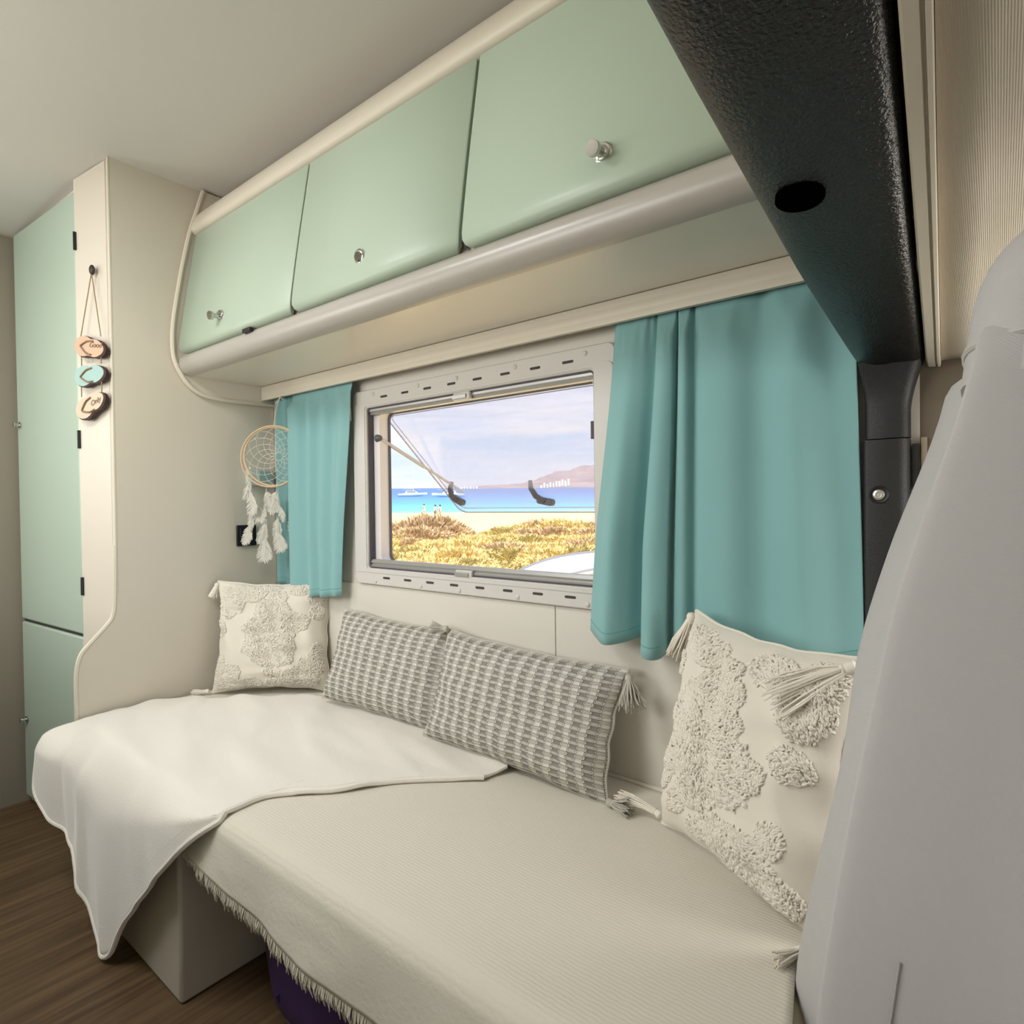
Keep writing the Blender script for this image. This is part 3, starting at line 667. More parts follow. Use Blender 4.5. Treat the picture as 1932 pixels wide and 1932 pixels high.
for i in range(520):
    u = 0.335+0.665*i/520+fr_.uniform(-.0006, .0006); p = throwf(u, 1.0); ln = fr_.uniform(0.020, 0.036) if u > 0.42 else fr_.uniform(0.004, 0.02)
    cl = 0.006*math.sin(i*0.55)+fr_.uniform(-.004, .004)
    g.tube([p+Vector((0, 0, 0.002)), p+Vector((cl*0.4, -0.003+fr_.uniform(-.002, .002), -ln*0.55)), p+Vector((cl, fr_.uniform(-.003, .004), -ln))], [0.0012, 0.0011, 0.0006], 4)
fo = g.build('fringe', mat('fringe_cream', 'DCD6C4', 0.95), T, smooth=0); fo['kind'] = 'stuff'

# ---- white fleece blanket over the left end
BK = thing('blanket', 'white fleece blanket spilling over the bench end and pedestal', 'blanket', (-1.6, -0.4, 0.445))
# columns: rear (x,y), front edge (x,y), hem (x,y,z)
cols = [((-2.055, -0.43), (-2.066, -0.638), (-2.092, -0.702, 0.355)), ((-2.040, -0.40), (-2.045, -0.655), (-2.075, -0.712, 0.275)), ((-1.99, -0.345), (-1.975, -0.662), (-1.985, -0.706, 0.225)),
        ((-1.93, -0.29), (-1.90, -0.662), (-1.890, -0.698, 0.200)), ((-1.87, -0.235), (-1.82, -0.662), (-1.832, -0.700, 0.165)), ((-1.80, -0.17), (-1.73, -0.662), (-1.755, -0.700, 0.085)),
        ((-1.74, -0.115), (-1.64, -0.662), (-1.630, -0.704, 0.012)), ((-1.66, -0.075), (-1.53, -0.660), (-1.555, -0.695, 0.105)), ((-1.55, -0.065), (-1.42, -0.660), (-1.440, -0.690, 0.220)),
        ((-1.42, -0.065), (-1.33, -0.658), (-1.345, -0.684, 0.310)), ((-1.30, -0.065), (-1.255, -0.648), (-1.265, -0.668, 0.385)), ((-1.18, -0.068), (-1.212, -0.60), (-1.205, -0.628, 0.440)),
        ((-1.08, -0.072), (-1.19, -0.46), (-1.198, -0.535, 0.447)), ((-1.00, -0.08), (-1.09, -0.36), (-1.100, -0.430, 0.447)), ((-0.94, -0.09), (-1.03, -0.28), (-1.040, -0.335, 0.447)),
        ((-0.90, -0.11), (-0.95, -0.21), (-0.955, -0.255, 0.447)), ((-0.872, -0.14), (-0.885, -0.175), (-0.890, -0.20, 0.447))]
flat = [c[0]+c[1]+c[2] for c in cols]; NU, NV = 150, 70
fc = crom(flat, NU)
def blank(u, v):
    rx, ry, ex_, ey, hx, hy, hz = fc[min(NU-1, int(round(u*(NU-1))))]
    zt = 0.4535
    fall = max(0.0, zt-hz); topl = math.hypot(ex_-rx, ey-ry); tot = topl+fall+math.hypot(hx-ex_, hy-ey)*(0.3 if fall > 0.02 else 1)
    s = v*tot; rr = min(0.03, fall)
    if s <= topl-rr or fall < 0.012:
        k = min(1, s/max(1e-6, topl)); x = rx+(ex_-rx)*k; y = ry+(ey-ry)*k; z = zt
        if fall < 0.012 and s > topl:
            k2 = (s-topl)/max(1e-6, tot-topl); x = ex_+(hx-ex_)*k2; y = ey+(hy-ey)*k2; z = zt
    else:
        k2 = (s-(topl-rr))/max(1e-6, tot-(topl-rr)); kx = 1-rr/max(1e-6, topl)
        bxx = rx+(ex_-rx)*kx; byy = ry+(ey-ry)*kx
        out = math.sin(min(1, k2*2.4)*math.pi/2)
        ztop = zt; z = ztop-fall*(k2**1.25 if k2 < 0.5 else k2**1.25); y = byy+(hy-byy)*out; x = bxx+(hx-bxx)*k2
    # folds
    f = 0.0
    top = max(0.0, min(1.0, (zt-z)/0.06))
    f += 0.010*noise.noise(Vector((x*3+y*9, y*2.5-x*3, 0.3)))*(1-top)+0.005*noise.noise(Vector((x*6+y*22, y*5-x*5, 3.3)))*(1-top)
    f += 0.0045*math.sin((x*0.55+y*1.0)*34+2.2*noise.noise(Vector((x*4, y*4, 5))))*(1-top)*max(0, min(1, (-1.15-x)*3))
    hang = (0.034*max(0, noise.noise(Vector((x*7, z*1.2, 2.4)))+0.15)+0.014*max(0, noise.noise(Vector((x*15+z*3, z*1.8, 8))))+0.010*math.exp(-((x+1.80-(0.45-z)*0.05)/0.020)**2))*top*(1.0 if x < -1.6 else max(0.35, 1-(x+1.6)*3.5))
    return Vector((x, y-hang-0.002*top, max(z+max(f, -0.004)+0.003, 0.012)))
bl = G().grid(NU, NV, blank).build('fleece', FLEECE, BK, smooth=180, solid=0.006, off=0, subsurf=0)
hem = [blank(i/(NU-1), 1.0)+Vector((0, -0.001, 0.0)) for i in range(NU)]
G().tube(hem, 0.0062, 8).build('hem', FLEECE, BK)
hem2 = [blank(i/(NU-1), 0.945)+Vector((0, -0.002 if blank(i/(NU-1), 0.945).z < 0.42 else 0, 0.0034)) for i in range(NU)]
G().tube(hem2, 0.0012, 5).build('hem_seam', FLEECE, BK)

# ---- purple bag under the bench
PB = thing('holdall_bag', 'dark purple soft holdall bag stowed under the bench', 'bag', (-1.0, -0.42, 0))
def bagf(u, v):
    a = 2*math.pi*u; x = -1.30+v*0.85; e2 = min(1, 4*min(v, 1-v)+0.02)**0.5
    r = 0.125*e2*(1+0.05*noise.noise(Vector((x*9, math.cos(a)*2, math.sin(a)*2))))
    return Vector((x, -0.455+r*1.05*math.cos(a), max(0.003, 0.128+r*math.sin(a)-0.01)))
G().grid(28, 40, bagf, cu=True).build('body', PURPLE, PB, smooth=180)
G().tube([bagf(0.60+0.0*i, 0.06+0.88*i/30)+Vector((0, -0.001, 0)) for i in range(31)], 0.004, 6).build('seam_piping', mat('bag_piping', '54406A', 0.4), PB)
G().tube(crom([tuple(bagf(0.5, 0.25)), tuple(bagf(0.62, 0.3)+Vector((0, -0.004, 0))), tuple(bagf(0.70, 0.45)+Vector((0, -0.008, 0.0))), tuple(bagf(0.62, 0.62)+Vector((0, -0.004, 0))), tuple(bagf(0.5, 0.66))], 24), 0.006, 6).build('strap', mat('bag_strap', '2A1838', 0.6), PB)

# ================================================================== cushions
def frame_M(base, yawd, lean, rolld=0):
    """local x = width, z = height, -y = front; base = middle of the bottom edge"""
    return Matrix.Translation(base) @ Matrix.Rotation(R(yawd), 4, 'Z') @ Matrix.Rotation(R(-lean), 4, 'X') @ Matrix.Rotation(R(rolld), 4, 'Y')
def pillow_point(w, h, t, u, v, side, seed, wr=0.006, pinch=0.10):
    """u,v in -1..1; side -1 front, +1 back"""
    x = w/2*u*(1-pinch*(1-v*v)*abs(u)**2); z = h/2+h/2*v*(1-pinch*(1-u*u)*abs(v)**2)
    prof = max(0.0, (1-u**4)*(1-v**4))**0.55
    n = noise.noise(Vector((u*2.1+seed, v*2.1, seed*1.7)))*0.6+noise.noise(Vector((u*5+seed, v*5, seed)))*0.25
    ed = 0.0022*math.sin(7*math.atan2(v, u)*2+seed)
    y = side*(t/2*prof*(1+0.10*n))
    crease = wr*(noise.noise(Vector((u*3.5+v*1.5+seed, (v-u)*1.2, seed*2.3)))+0.6*noise.noise(Vector((u*1.2, v*7+seed, 4))))*min(1, prof*1.3)
    return Vector((x+ed, y+(crease if side < 0 else 0), z+ed*0.6))
def pillow(name, label, cat, group, M, w, h, t, m, seed, nu=44, nv=44, wr=0.006, uvc=None, pinch=0.10):
    root = thing(name, label, cat, (0, 0, 0), group, M=M)
    g = G(); lim = lambda k: 1-(1-k)**1
    def pr(k):  # denser near rim
        a = 2*k-1; return math.sin(a*math.pi/2)
    for side in (-1, 1):
        g.grid(nu, nv, lambda u, v: pillow_point(w, h, t, pr(u), pr(v), side, seed, wr, pinch))
    me_uv = None
    o = g.build('cover', m, root, local=True, smooth=180)
    if uvc:
        ul = o.data.uv_layers.new(name='weave')
        n2 = nu*nv
        for poly in o.data.polygons:
            for li in poly.loop_indices:
                vi = o.data.loops[li].vertex_index % n2; i = vi % nu; j = vi//nu
                u, v = pr(i/(nu-1)), pr(j/(nv-1))
                ul.data[li].uv = ((u*0.5+0.5)*uvc[0], (v*0.5+0.5)*uvc[1])
    rim = []
    for k in range(160):
        a = k/160*4; s = int(a); q = pr(a-s)
        u, v = [(q, -1), (1, q), (-q, 1), (-1, -q)][s]
        rim.append(pillow_point(w, h, t, u, v, -1, seed, 0, pinch))
    G().tube(rim, 0.0035, 6, closed=True).build('seam', m if not uvc else GREYYARN, root, local=True)
    return root
def tassel(parent, p, d, ln, m, n=46, spread=0.45, seed=1, knot=0.009, droop=(0, 0, 0), th=0.0013):
    rnd = random.Random(seed); p = Vector(p); d = Vector(d).normalized(); a = d.orthogonal().normalized(); b = d.cross(a); dr = Vector(droop)
    g = G()
    for i in range(n):
        an = rnd.uniform(0, 2*math.pi); rr = math.sqrt(rnd.random())
        o = (a*math.cos(an)+b*math.sin(an))*rr
        l2 = ln*rnd.uniform(0.85, 1.08)
        g.tube([p+d*knot*1.4+o*knot*0.55, p+d*(knot*1.6+l2*0.35)+o*ln*spread*0.34+dr*0.2, p+d*(knot*1.5+l2*0.72)+o*ln*spread*0.5+dr*0.6+a*rnd.uniform(-.003, .003), p+d*(knot*1.5+l2)+o*ln*spread*0.62+dr+b*rnd.uniform(-.004, .004)], [th, th, th*0.9, th*0.7], 4)
    t = g.build('tassel', m, parent, local=True, smooth=0)
    kg = G().lathe([(knot*0.3, 0), (knot*0.9, knot*0.4), (knot, knot), (knot*0.75, knot*1.7), (knot*0.9, knot*2.0), (knot*0.7, knot*2.4)], p, d, 12)
    kg.build('knot', m, t, local=True)
    return t
def tufts(root, w, h, t, seed, blobs, wr, pinch=0.10, dens=140000, sz=0.0031):
    """looped pile patches: each patch one mesh of small loops standing on the cover; blobs = list of patches, each a list of (u, v, ru, rv)"""
    rnd = random.Random(seed*13+1)
    for blob in blobs:
        us = [c[0]-c[2] for c in blob]+[c[0]+c[2] for c in blob]; v2 = [c[1]-c[3] for c in blob]+[c[1]+c[3] for c in blob]
        u0, u1, v0, v1 = max(-.97, min(us)), min(.97, max(us)), max(-.97, min(v2)), min(.97, max(v2))
        n = int((u1-u0)*w/2*(v1-v0)*h/2*dens); g = G()
        for _ in range(n):
            u, v = rnd.uniform(u0, u1), rnd.uniform(v0, v1)
            ok = any(((u-c[0])/c[2])**2+((v-c[1])/c[3])**2 < 1+0.35*noise.noise(Vector((u*9, v*9, seed))) for c in blob)
            if not ok: continue
            P = pillow_point(w, h, t, u, v, -1, seed, wr, pinch)
            du = (pillow_point(w, h, t, u+0.01, v, -1, seed, wr, pinch)-P).normalized(); dvv = (pillow_point(w, h, t, u, v+0.01, -1, seed, wr, pinch)-P).normalized()
            nn = du.cross(dvv).normalized()
            if nn.y > 0: nn = -nn
            an = rnd.uniform(-.9, .9)+1.1*math.sin(u*4+v*3); tx = du*math.cos(an)+dvv*math.sin(an); s = sz*rnd.uniform(0.8, 1.3); hh = rnd.uniform(0.55, 0.95)*s
            g.tube([P-tx*s-nn*0.001, P-tx*s*0.55+nn*hh*0.85, P+tx*s*0.4+nn*hh, P+tx*s*1.05-nn*0.001], [s*0.42, s*0.5, s*0.5, s*0.42], 4, caps=False)
        if g.v: g.build('tufted_patch', TUFT, root, local=True, smooth=180)

# --- left tufted cushion
wL, hL, tL = 0.385, 0.365, 0.105
ML = frame_M(Vector((-1.862, -0.152, 0.452)), 40, 10)
cl_ = pillow('tufted_cushion', 'square cream tufted cushion in the corner below the dreamcatcher', 'cushion', 'cream tufted cushions', ML, wL, hL, tL, COTTON, 3.1, wr=0.013)
tufts(cl_, wL, hL, tL, 3.1, [
    [(0.05, 0.42, 0.32, 0.28), (0.0, 0.10, 0.48, 0.26), (0.28, 0.22, 0.42, 0.20), (0.0, -0.18, 0.46, 0.22), (0.10, -0.38, 0.36, 0.16), (0.12, 0.68, 0.17, 0.16)],
    [(-0.70, 0.62, 0.26, 0.30), (-0.42, 0.78, 0.34, 0.17), (-0.05, 0.90, 0.22, 0.08)], [(-0.90, 0.15, 0.13, 0.16)], [(-0.90, -0.45, 0.12, 0.12)],
    [(-0.72, -0.72, 0.28, 0.24), (-0.40, -0.88, 0.28, 0.12)], [(0.10, -0.66, 0.17, 0.10)], [(0.08, -0.88, 0.14, 0.10)],
    [(0.72, -0.55, 0.24, 0.20), (0.55, -0.75, 0.34, 0.20), (0.85, -0.35, 0.12, 0.20)], [(0.82, 0.40, 0.13, 0.14)], [(0.62, 0.84, 0.36, 0.12), (0.80, 0.70, 0.20, 0.18)]], 0.013)
tassel(cl_, (-wL/2-0.002, -0.004, hL-0.006), (-0.32, 0.0, -1), 0.040, TUFT, 34, 0.55, 2, 0.0085, th=0.0022)
tassel(cl_, (-wL/2-0.006, -0.006, 0.006), (-1, -0.25, -0.02), 0.040, TUFT, 34, 0.35, 3, 0.008, th=0.0020)
# --- right tufted cushion
wR, hR, tR = 0.345, 0.400, 0.13
MR = frame_M(Vector((-0.336, -0.222, 0.452)), -26, 10, 2)
cr_ = pillow('tufted_cushion', 'square cream tufted cushion leaning below the wide teal curtain', 'cushion', 'cream tufted cushions', MR, wR, hR, tR, COTTON, 6.4, wr=0.013)
tufts(cr_, wR, hR, tR, 6.4, [
    [(-0.12, 0.46, 0.28, 0.20), (-0.30, 0.24, 0.52, 0.26), (-0.16, -0.02, 0.60, 0.24), (0.02, -0.06, 0.50, 0.20), (-0.16, -0.26, 0.50, 0.16), (-0.30, -0.42, 0.26, 0.14)],
    [(-0.62, 0.82, 0.24, 0.14), (-0.35, 0.76, 0.26, 0.12)], [(-0.05, 0.70, 0.13, 0.08)], [(0.35, 0.78, 0.28, 0.14), (0.72, 0.55, 0.24, 0.24), (0.80, 0.75, 0.18, 0.2)], [(0.70, 0.14, 0.20, 0.13)], [(0.62, -0.42, 0.16, 0.12)],
    [(0.30, -0.68, 0.40, 0.20), (0.55, -0.80, 0.36, 0.18), (0.0, -0.66, 0.22, 0.14), (-0.15, -0.70, 0.18, 0.10)], [(-0.80, -0.35, 0.12, 0.22)], [(-0.55, -0.58, 0.14, 0.14)], [(-0.90, 0.55, 0.08, 0.10)]], 0.013, sz=0.0033)
tassel(cr_, (-wR/2-0.002, -0.004, hR-0.004), (-0.28, -0.05, -1), 0.078, TUFT, 60, 0.38, 4, 0.009, th=0.0016)
tassel(cr_, (wR/2-0.006, -0.012, hR-0.012), (-0.82, -0.42, -0.55), 0.098, TUFT, 70, 0.55, 5, 0.010, droop=(0, -0.004, -0.02), th=0.0016)
tassel(cr_, (-wR/2-0.002, -0.004, 0.010), (-0.92, -0.22, 0.16), 0.090, TUFT, 44, 0.20, 6, 0.008, droop=(0, -0.004, -0.022), th=0.0015)
tassel(cr_, (wR/2-0.010, -0.010, 0.004), (0.05, -1, -0.10), 0.070, TUFT, 34, 0.25, 7, 0.007, th=0.0016)
# --- grey woven cushions
M1 = frame_M(Vector((-1.375, -0.105, 0.4615)), 6, 18, 3)
g1 = pillow('woven_cushion', 'grey and white woven cushion lying half on the fleece, next to the corner', 'cushion', 'grey woven cushions', M1, 0.485, 0.275, 0.105, WEAVE, 9.2, uvc=(24, 36), wr=0.004, pinch=0.07)
M2 = frame_M(Vector((-0.892, -0.128, 0.452)), 0, 18, 2)
g2 = pillow('woven_cushion', 'grey and white woven cushion with grey corner tassels, overlapping its twin', 'cushion', 'grey woven cushions', M2, 0.545, 0.275, 0.110, WEAVE, 12.7, uvc=(27, 36), wr=0.005, pinch=0.07)
tassel(g2, (0.545/2+0.004, -0.010, 0.275-0.010), (0.40, -0.10, -1), 0.056, GREYYARN, 90, 0.85, 11, 0.009, th=0.0013)
tassel(g2, (0.545/2+0.002, -0.010, 0.010), (1, -0.10, 0.12), 0.046, GREYYARN, 80, 0.80, 12, 0.009, th=0.0013)
tassel(g2, (-0.545/2+0.012, -0.012, 0.275+0.002), (-0.9, -0.30, -0.12), 0.040, GREYYARN, 70, 0.75, 13, 0.009, th=0.0013)

# ================================================================== black cab arch, trim rail, headliner
def bz(y): return interp([(-2.28, 1.27), (-2.0, 1.32), (-1.6, 1.41), (-1.2, 1.432), (-1.0, 1.412), (-0.834, 1.386), (-0.728, 1.366), (-0.593, 1.344), (-0.409, 1.314), (-0.25, 1.296), (-0.09, 1.279), (0.0, 1.272)], y)
def bxr(y): return -0.093+0.042*min(1, max(0, -y-0.02)/0.75)
CA = thing('cab_arch', 'black grained arch trim framing the cab opening', 'arch', (-0.14, -0.6, 1.28))
def beamf(u, v):
    y = -0.004-v*2.25; z0 = bz(y); xr = bxr(y); xl = -0.188
    rx_, rz_ = 0.046, 0.026
    sec = [(xl+0.004, z0+0.16), (xl, z0+0.06), (xl, z0+rz_)]+[(xl+rx_-rx_*math.cos(R(a)), z0+rz_-rz_*math.sin(R(a))) for a in (10, 20, 32, 45, 58, 72)]+[(xl+rx_, z0), (xl*0.4+xr*0.6, z0+0.001), (xr-0.014, z0)]+[(xr-0.014+0.014*math.sin(R(a)), z0+0.014-0.014*math.cos(R(a))) for a in (22, 45, 68)]+[(xr, z0+0.014), (xr, z0+0.035), (xr-0.02, z0+0.16)]
    p = sec[int(round(u*len(sec))) % len(sec)]
    return Vector((p[0], y, p[1]))
G().grid(18, 60, beamf, cu=True).build('beam', BLACK, CA, smooth=60)
# post: upper piece flaring from the beam, lower cover with a screw
def postf(u, v):
    z = 1.284-v*(1.284-1.160); fl = max(0, 1-v*1.6)
    xl = -0.1745-0.006*fl**2; xr = -0.112+0.018*fl**1.5; y0 = -0.034-0.030*fl**2
    sec = [(xl, -0.002), (xl, y0+0.006), (xl+0.004, y0+0.002), (xl+0.010, y0), (xr-0.012, y0), (xr-0.004, y0+0.004), (xr, y0+0.012), (xr, -0.002)]
    p = sec[int(round(u*8)) % 8]; return Vector((p[0], p[1], z))
gp = G().grid(8, 14, postf, cu=True); gp.build('post_upper', BLACKP, CA, smooth=50)
def coverf(u, v):
    z = 1.158-v*0.75; xl, xr, y0 = -0.1768, -0.112, -0.038
    sec = [(xl, -0.002), (xl, y0+0.006), (xl+0.0035, y0+0.001), (xl+0.008, y0), (xr-0.014, y0+0.001), (xr-0.005, y0+0.006), (xr, y0+0.016), (xr, -0.002)]
    p = sec[int(round(u*8)) % 8]; return Vector((p[0], p[1], z))
gc = G().grid(8, 4, coverf, cu=True); gc.add([coverf(i/8, 0) for i in range(8)], [tuple(range(8))]); pc = gc.build('post_cover', BLACKP, CA, smooth=50)
G().lathe([(0.0150, 0), (0.0150, 0.0012), (0.0135, 0.0022), (0.0095, 0.0008)], (-0.1535, -0.0372, 1.067), (0, -1, 0), 24).build('screw_dish', mat('dish_black', '0C0C0C', 0.5), pc)
sw = G().lathe([(0.0085, 0), (0.0085, 0.003), (0.006, 0.0045), (0.004, 0.0042), (0.0035, 0.003)], (-0.1535, -0.038, 1.067), (0, -1, 0), 24).build('screw', mat('zinc', 'C9C6BE', 0.3, metal=0.8), pc)
# oval grip under the beam: no hole cut, black disc stands for its shade
oc = Vector((-0.1440, -0.585, bz(-0.590)+0.0006)); mo = Matrix.Rotation(R(25), 4, 'Z')
def oval(r, z):
    out = []
    for i in range(28):
        q = oc+mo @ Vector((0.0205*r*math.cos(2*math.pi*i/28), 0.0205*r*math.sin(2*math.pi*i/28), 0)); q.z = bz(q.y)+z; out.append(q)
    return out
gv = G(); rows = [oval(1.04, 0.003), oval(1.05, -0.0014), oval(0.96, -0.0022), oval(0.86, -0.0008), oval(0.03, -0.0007)]
gv.add([p for r_ in rows for p in r_], [(a*28+i, a*28+(i+1) % 28, (a+1)*28+(i+1) % 28, (a+1)*28+i) for a in range(4) for i in range(28)])
gv.build('grip_recess_shade', mat('recess_shade_black', '030303', 0.9, 0.0), CA)
# cream trim rail and ribbed headliner above the cab
def railf(u, v):
    y = -0.006-v*2.24; z0 = bz(y)+0.001; x0 = bxr(y)+0.0035
    sec = [(x0, z0+0.02), (x0, z0+0.002), (x0+0.002, z0), (x0+0.011, z0-0.001), (x0+0.0125, z0+0.002), (x0+0.0135, z0+0.002), (x0+0.0145, z0-0.002), (x0+0.0175, z0-0.002), (x0+0.0185, z0+0.003), (x0+0.0185, z0+0.02)]
    p = sec[int(round(u*10)) % 10]; return Vector((p[0], y, p[1]))
struct(G().grid(10, 60, railf, cu=True).build('trim_1', mat('rail_cream', 'C9C1B0', 0.4), smooth=30), 'cream trim rail beside the black beam')
def headf(u, v):
    y = -0.008-v*2.24; x0 = bxr(y)+0.0225; x = x0+u*(1.35-x0)
    return Vector((x, y, bz(y)+0.008+0.03*u+0.0018*noise.noise(Vector((x*14, y*9, 0)))))
hd = G().grid(40, 60, headf).build('ceiling_cab', HEADL, smooth=180, solid=0.012, off=1); struct(hd, 'ribbed beige headliner over the cab')
struct(G().box(-0.165, -0.150, -2.30, -0.002, 1.45, CZ).build('wall_bulkhead', PANEL), 'bulkhead panel above the cab arch')
struct(G().box(-0.150, 1.40, -2.36, 0.05, 1.52, 1.56).build('ceiling_overcab', PANEL))

# ================================================================== cab seat (seen from its side, swivelled towards the bench)
CS = thing('swivel_chair', 'swivelled cab chair in grey twill with a headrest', 'chair', (0.0, -0.48, 0))
tA = [(0.30, -0.150), (0.45, -0.139), (0.54, -0.130), (0.625, -0.122), (0.710, -0.111), (0.779, -0.101), (0.847, -0.090), (0.904, -0.079), (0.954, -0.071), (1.0, -0.061), (1.036, -0.050), (1.083, -0.037), (1.125, -0.025), (1.172, -0.013)]
tB = [(0.30, -0.221), (0.40, -0.217), (0.473, -0.212), (0.585, -0.190), (0.746, -0.156), (0.860, -0.142), (0.917, -0.130), (1.014, -0.101), (1.106, -0.067), (1.172, -0.046)]
def smooth_tab(tab, z): return (interp(tab, z-0.03)+2*interp(tab, z)+interp(tab, z+0.03))/4
def seat_sec(z, inset=0.0):
    a = Vector((smooth_tab(tA, z)+inset, -0.660+inset)); b = Vector((smooth_tab(tB, z)*0.955+inset, -0.342-inset))
    th_ = 0.19-0.03*max(0, (z-0.6))
    c = b+Vector((th_+0.05, 0.035)); d = a+Vector((th_+0.02, 0.0))
    m1 = a.lerp(b, 0.30)+Vector((0.022, 0)); m2 = a.lerp(b, 0.62)+Vector((0.024, 0.0))
    pts = [a+Vector((0.004, 0.010)), a+Vector((0.005, 0.045)), m1, m2, b+Vector((0.006, -0.050)), b+Vector((0.0, -0.012)), b+Vector((0.010, 0.010)), b.lerp(c, 0.5)+Vector((0, 0.018)), c, c.lerp(d, 0.5)+Vector((0.03, 0)), d, d.lerp(a, 0.5)+Vector((0, -0.006)), a+Vector((0.014, -0.002))]
    n = len(pts); out = []
    for i in range(n):
        p0, p1, p2, p3 = pts[i-1], pts[i], pts[(i+1) % n], pts[(i+2) % n]
        for k in range(4):
            u = k/4; out.append(0.5*(2*p1+(p2-p0)*u+(2*p0-5*p1+4*p2-p3)*u*u+(3*p1-p0-3*p2+p3)*u**3))
    return out
zs = [0.16+1.012*i/46 for i in range(47)]; g = G(); vs_ = []; NS_ = len(seat_sec(0.5))
for i, z in enumerate(zs):
    for q in seat_sec(z): vs_.append((q.x, q.y, z))
cen = lambda ring: (sum(p[0] for p in ring)/len(ring), sum(p[1] for p in ring)/len(ring))
for k, (sc, dz_) in enumerate(((0.93, 0.010), (0.75, 0.018), (0.3, 0.022))):
    rg = vs_[46*NS_:47*NS_]; cx, cy = cen(rg)
    vs_ += [(cx+(p[0]-cx)*sc, cy+(p[1]-cy)*sc, 1.172+dz_) for p in rg]
NR = 50
g.add(vs_, [(j*NS_+i, j*NS_+(i+1) % NS_, (j+1)*NS_+(i+1) % NS_, (j+1)*NS_+i) for j in range(NR-1) for i in range(NS_)]+[tuple(range(NS_-1, -1, -1)), tuple((NR-1)*NS_+i for i in range(NS_))])
bk = g.build('backrest', SEATF, CS, smooth=180)
sm = [(q.x+0.0, q.y-0.001, z) for z in zs[6:26] for q in [Vector(seat_sec(z)[46])]]
G().tube(sm, 0.0007, 5).build('seam', mat('seam_grey', 'A3A19E', 0.9), bk)
# headrest: rounded block, stitched lower edge
def headrest(u, v):
    a = 2*math.pi*u; z = 1.146+v*0.134
    e2 = math.sqrt(max(0.0, 1-max(0, (v-0.30)/0.70)**3.0))*0.80+0.20
    hx, hy = 0.112*e2, 0.115*e2
    cx = 0.0880+0.016*v; c, s = math.cos(a), math.sin(a)
    return Vector((cx+hx*math.copysign(abs(c)**0.6, c), -0.560+hy*math.copysign(abs(s)**0.6, s), z))
gh = G().grid(40, 18, headrest, cu=True); gh.add([headrest(i/40, 1.0) for i in range(40)], [tuple(range(40))]); gh.add([headrest(i/40, 0.0) for i in range(40)], [tuple(range(39, -1, -1))])
hr = gh.build('headrest', SEATF, CS, smooth=180)
G().tube([headrest(i/40, 0.20)*1.0 for i in range(40)], 0.0028, 6, closed=True).build('stitched_edge', mat('seam_light', 'B8B4AE', 0.9), hr)
G().prism([(-0.21, -0.64), (-0.20, -0.30), (0.30, -0.22), (0.30, -0.68)], lambda p, a: (p[0]+0.10, p[1], a), 0.10, 0.159).build('seat_base', mat('seat_base', '3A3938', 0.6), CS, bevel=0.02)
G().prism([(0.0, -0.60), (0.0, -0.34), (0.26, -0.32), (0.26, -0.62)], lambda p, a: (p[0], p[1], a), 0.0, 0.0995).build('pedestal', DARK, CS, bevel=0.01)

# ================================================================== outside: beach, sea, headland (the van stands on slightly tilted ground)
OF = Vector((-0.65, 0.76, 0.0272)).normalized(); OR_ = Vector((0.76, 0.65, 0)).normalized(); OU = OR_.cross(OF)
def OP(a, b, h): return CAM+OR_*a+OF*b+OU*h
OM = Matrix((OR_, OF, OU)).transposed().to_4x4(); OM.translation = CAM
def ss(x): x = max(0, min(1, x)); return x*x*(3-2*x)
def terr(a, b):
    h = -2.30+0.35*ss((b-7.0)/4)-2.05*ss((b-8)/56)-0.5*ss((b-78)/40)
    if b < 70: h += 0.16*noise.noise(Vector((a*0.11, b*0.11, 2)))*min(1, max(0, b-4)/8)
    return h
def outobj(g, name, m, label=None, cat=None, group=None, smooth=40, base=None, parent=None):
    o = g.build(name, m, smooth=smooth)
    o.matrix_world = OM if base is None else Matrix.Translation(OP(*base)) @ OM.to_3x3().to_4x4()
    if label: tag(o, label, cat, group)
    return o
SAND = mat('sand', 'D9C18A', 0.95, 0.05, var=0.10, vscale=0.35, bump=0.2, bscale=4, bdist=0.05)
bs = [-40, -20, -8, -3, 0, 3, 5, 6, 7]+[8+i*0.8 for i in range(70)]+[66+i*3 for i in range(22)]
as_ = [-160, -90]+[-50+2*i for i in range(51)]+[90, 160]
g = G(); g.add([(a, b, terr(a, b) if b > 5 else -2.30) for b in bs for a in as_], [(j*len(as_)+i, j*len(as_)+i+1, (j+1)*len(as_)+i+1, (j+1)*len(as_)+i) for j in range(len(bs)-1) for i in range(len(as_)-1)])
gr = outobj(g, 'ground_sand', SAND, smooth=180); struct(gr, 'pale sandy beach ground outside')
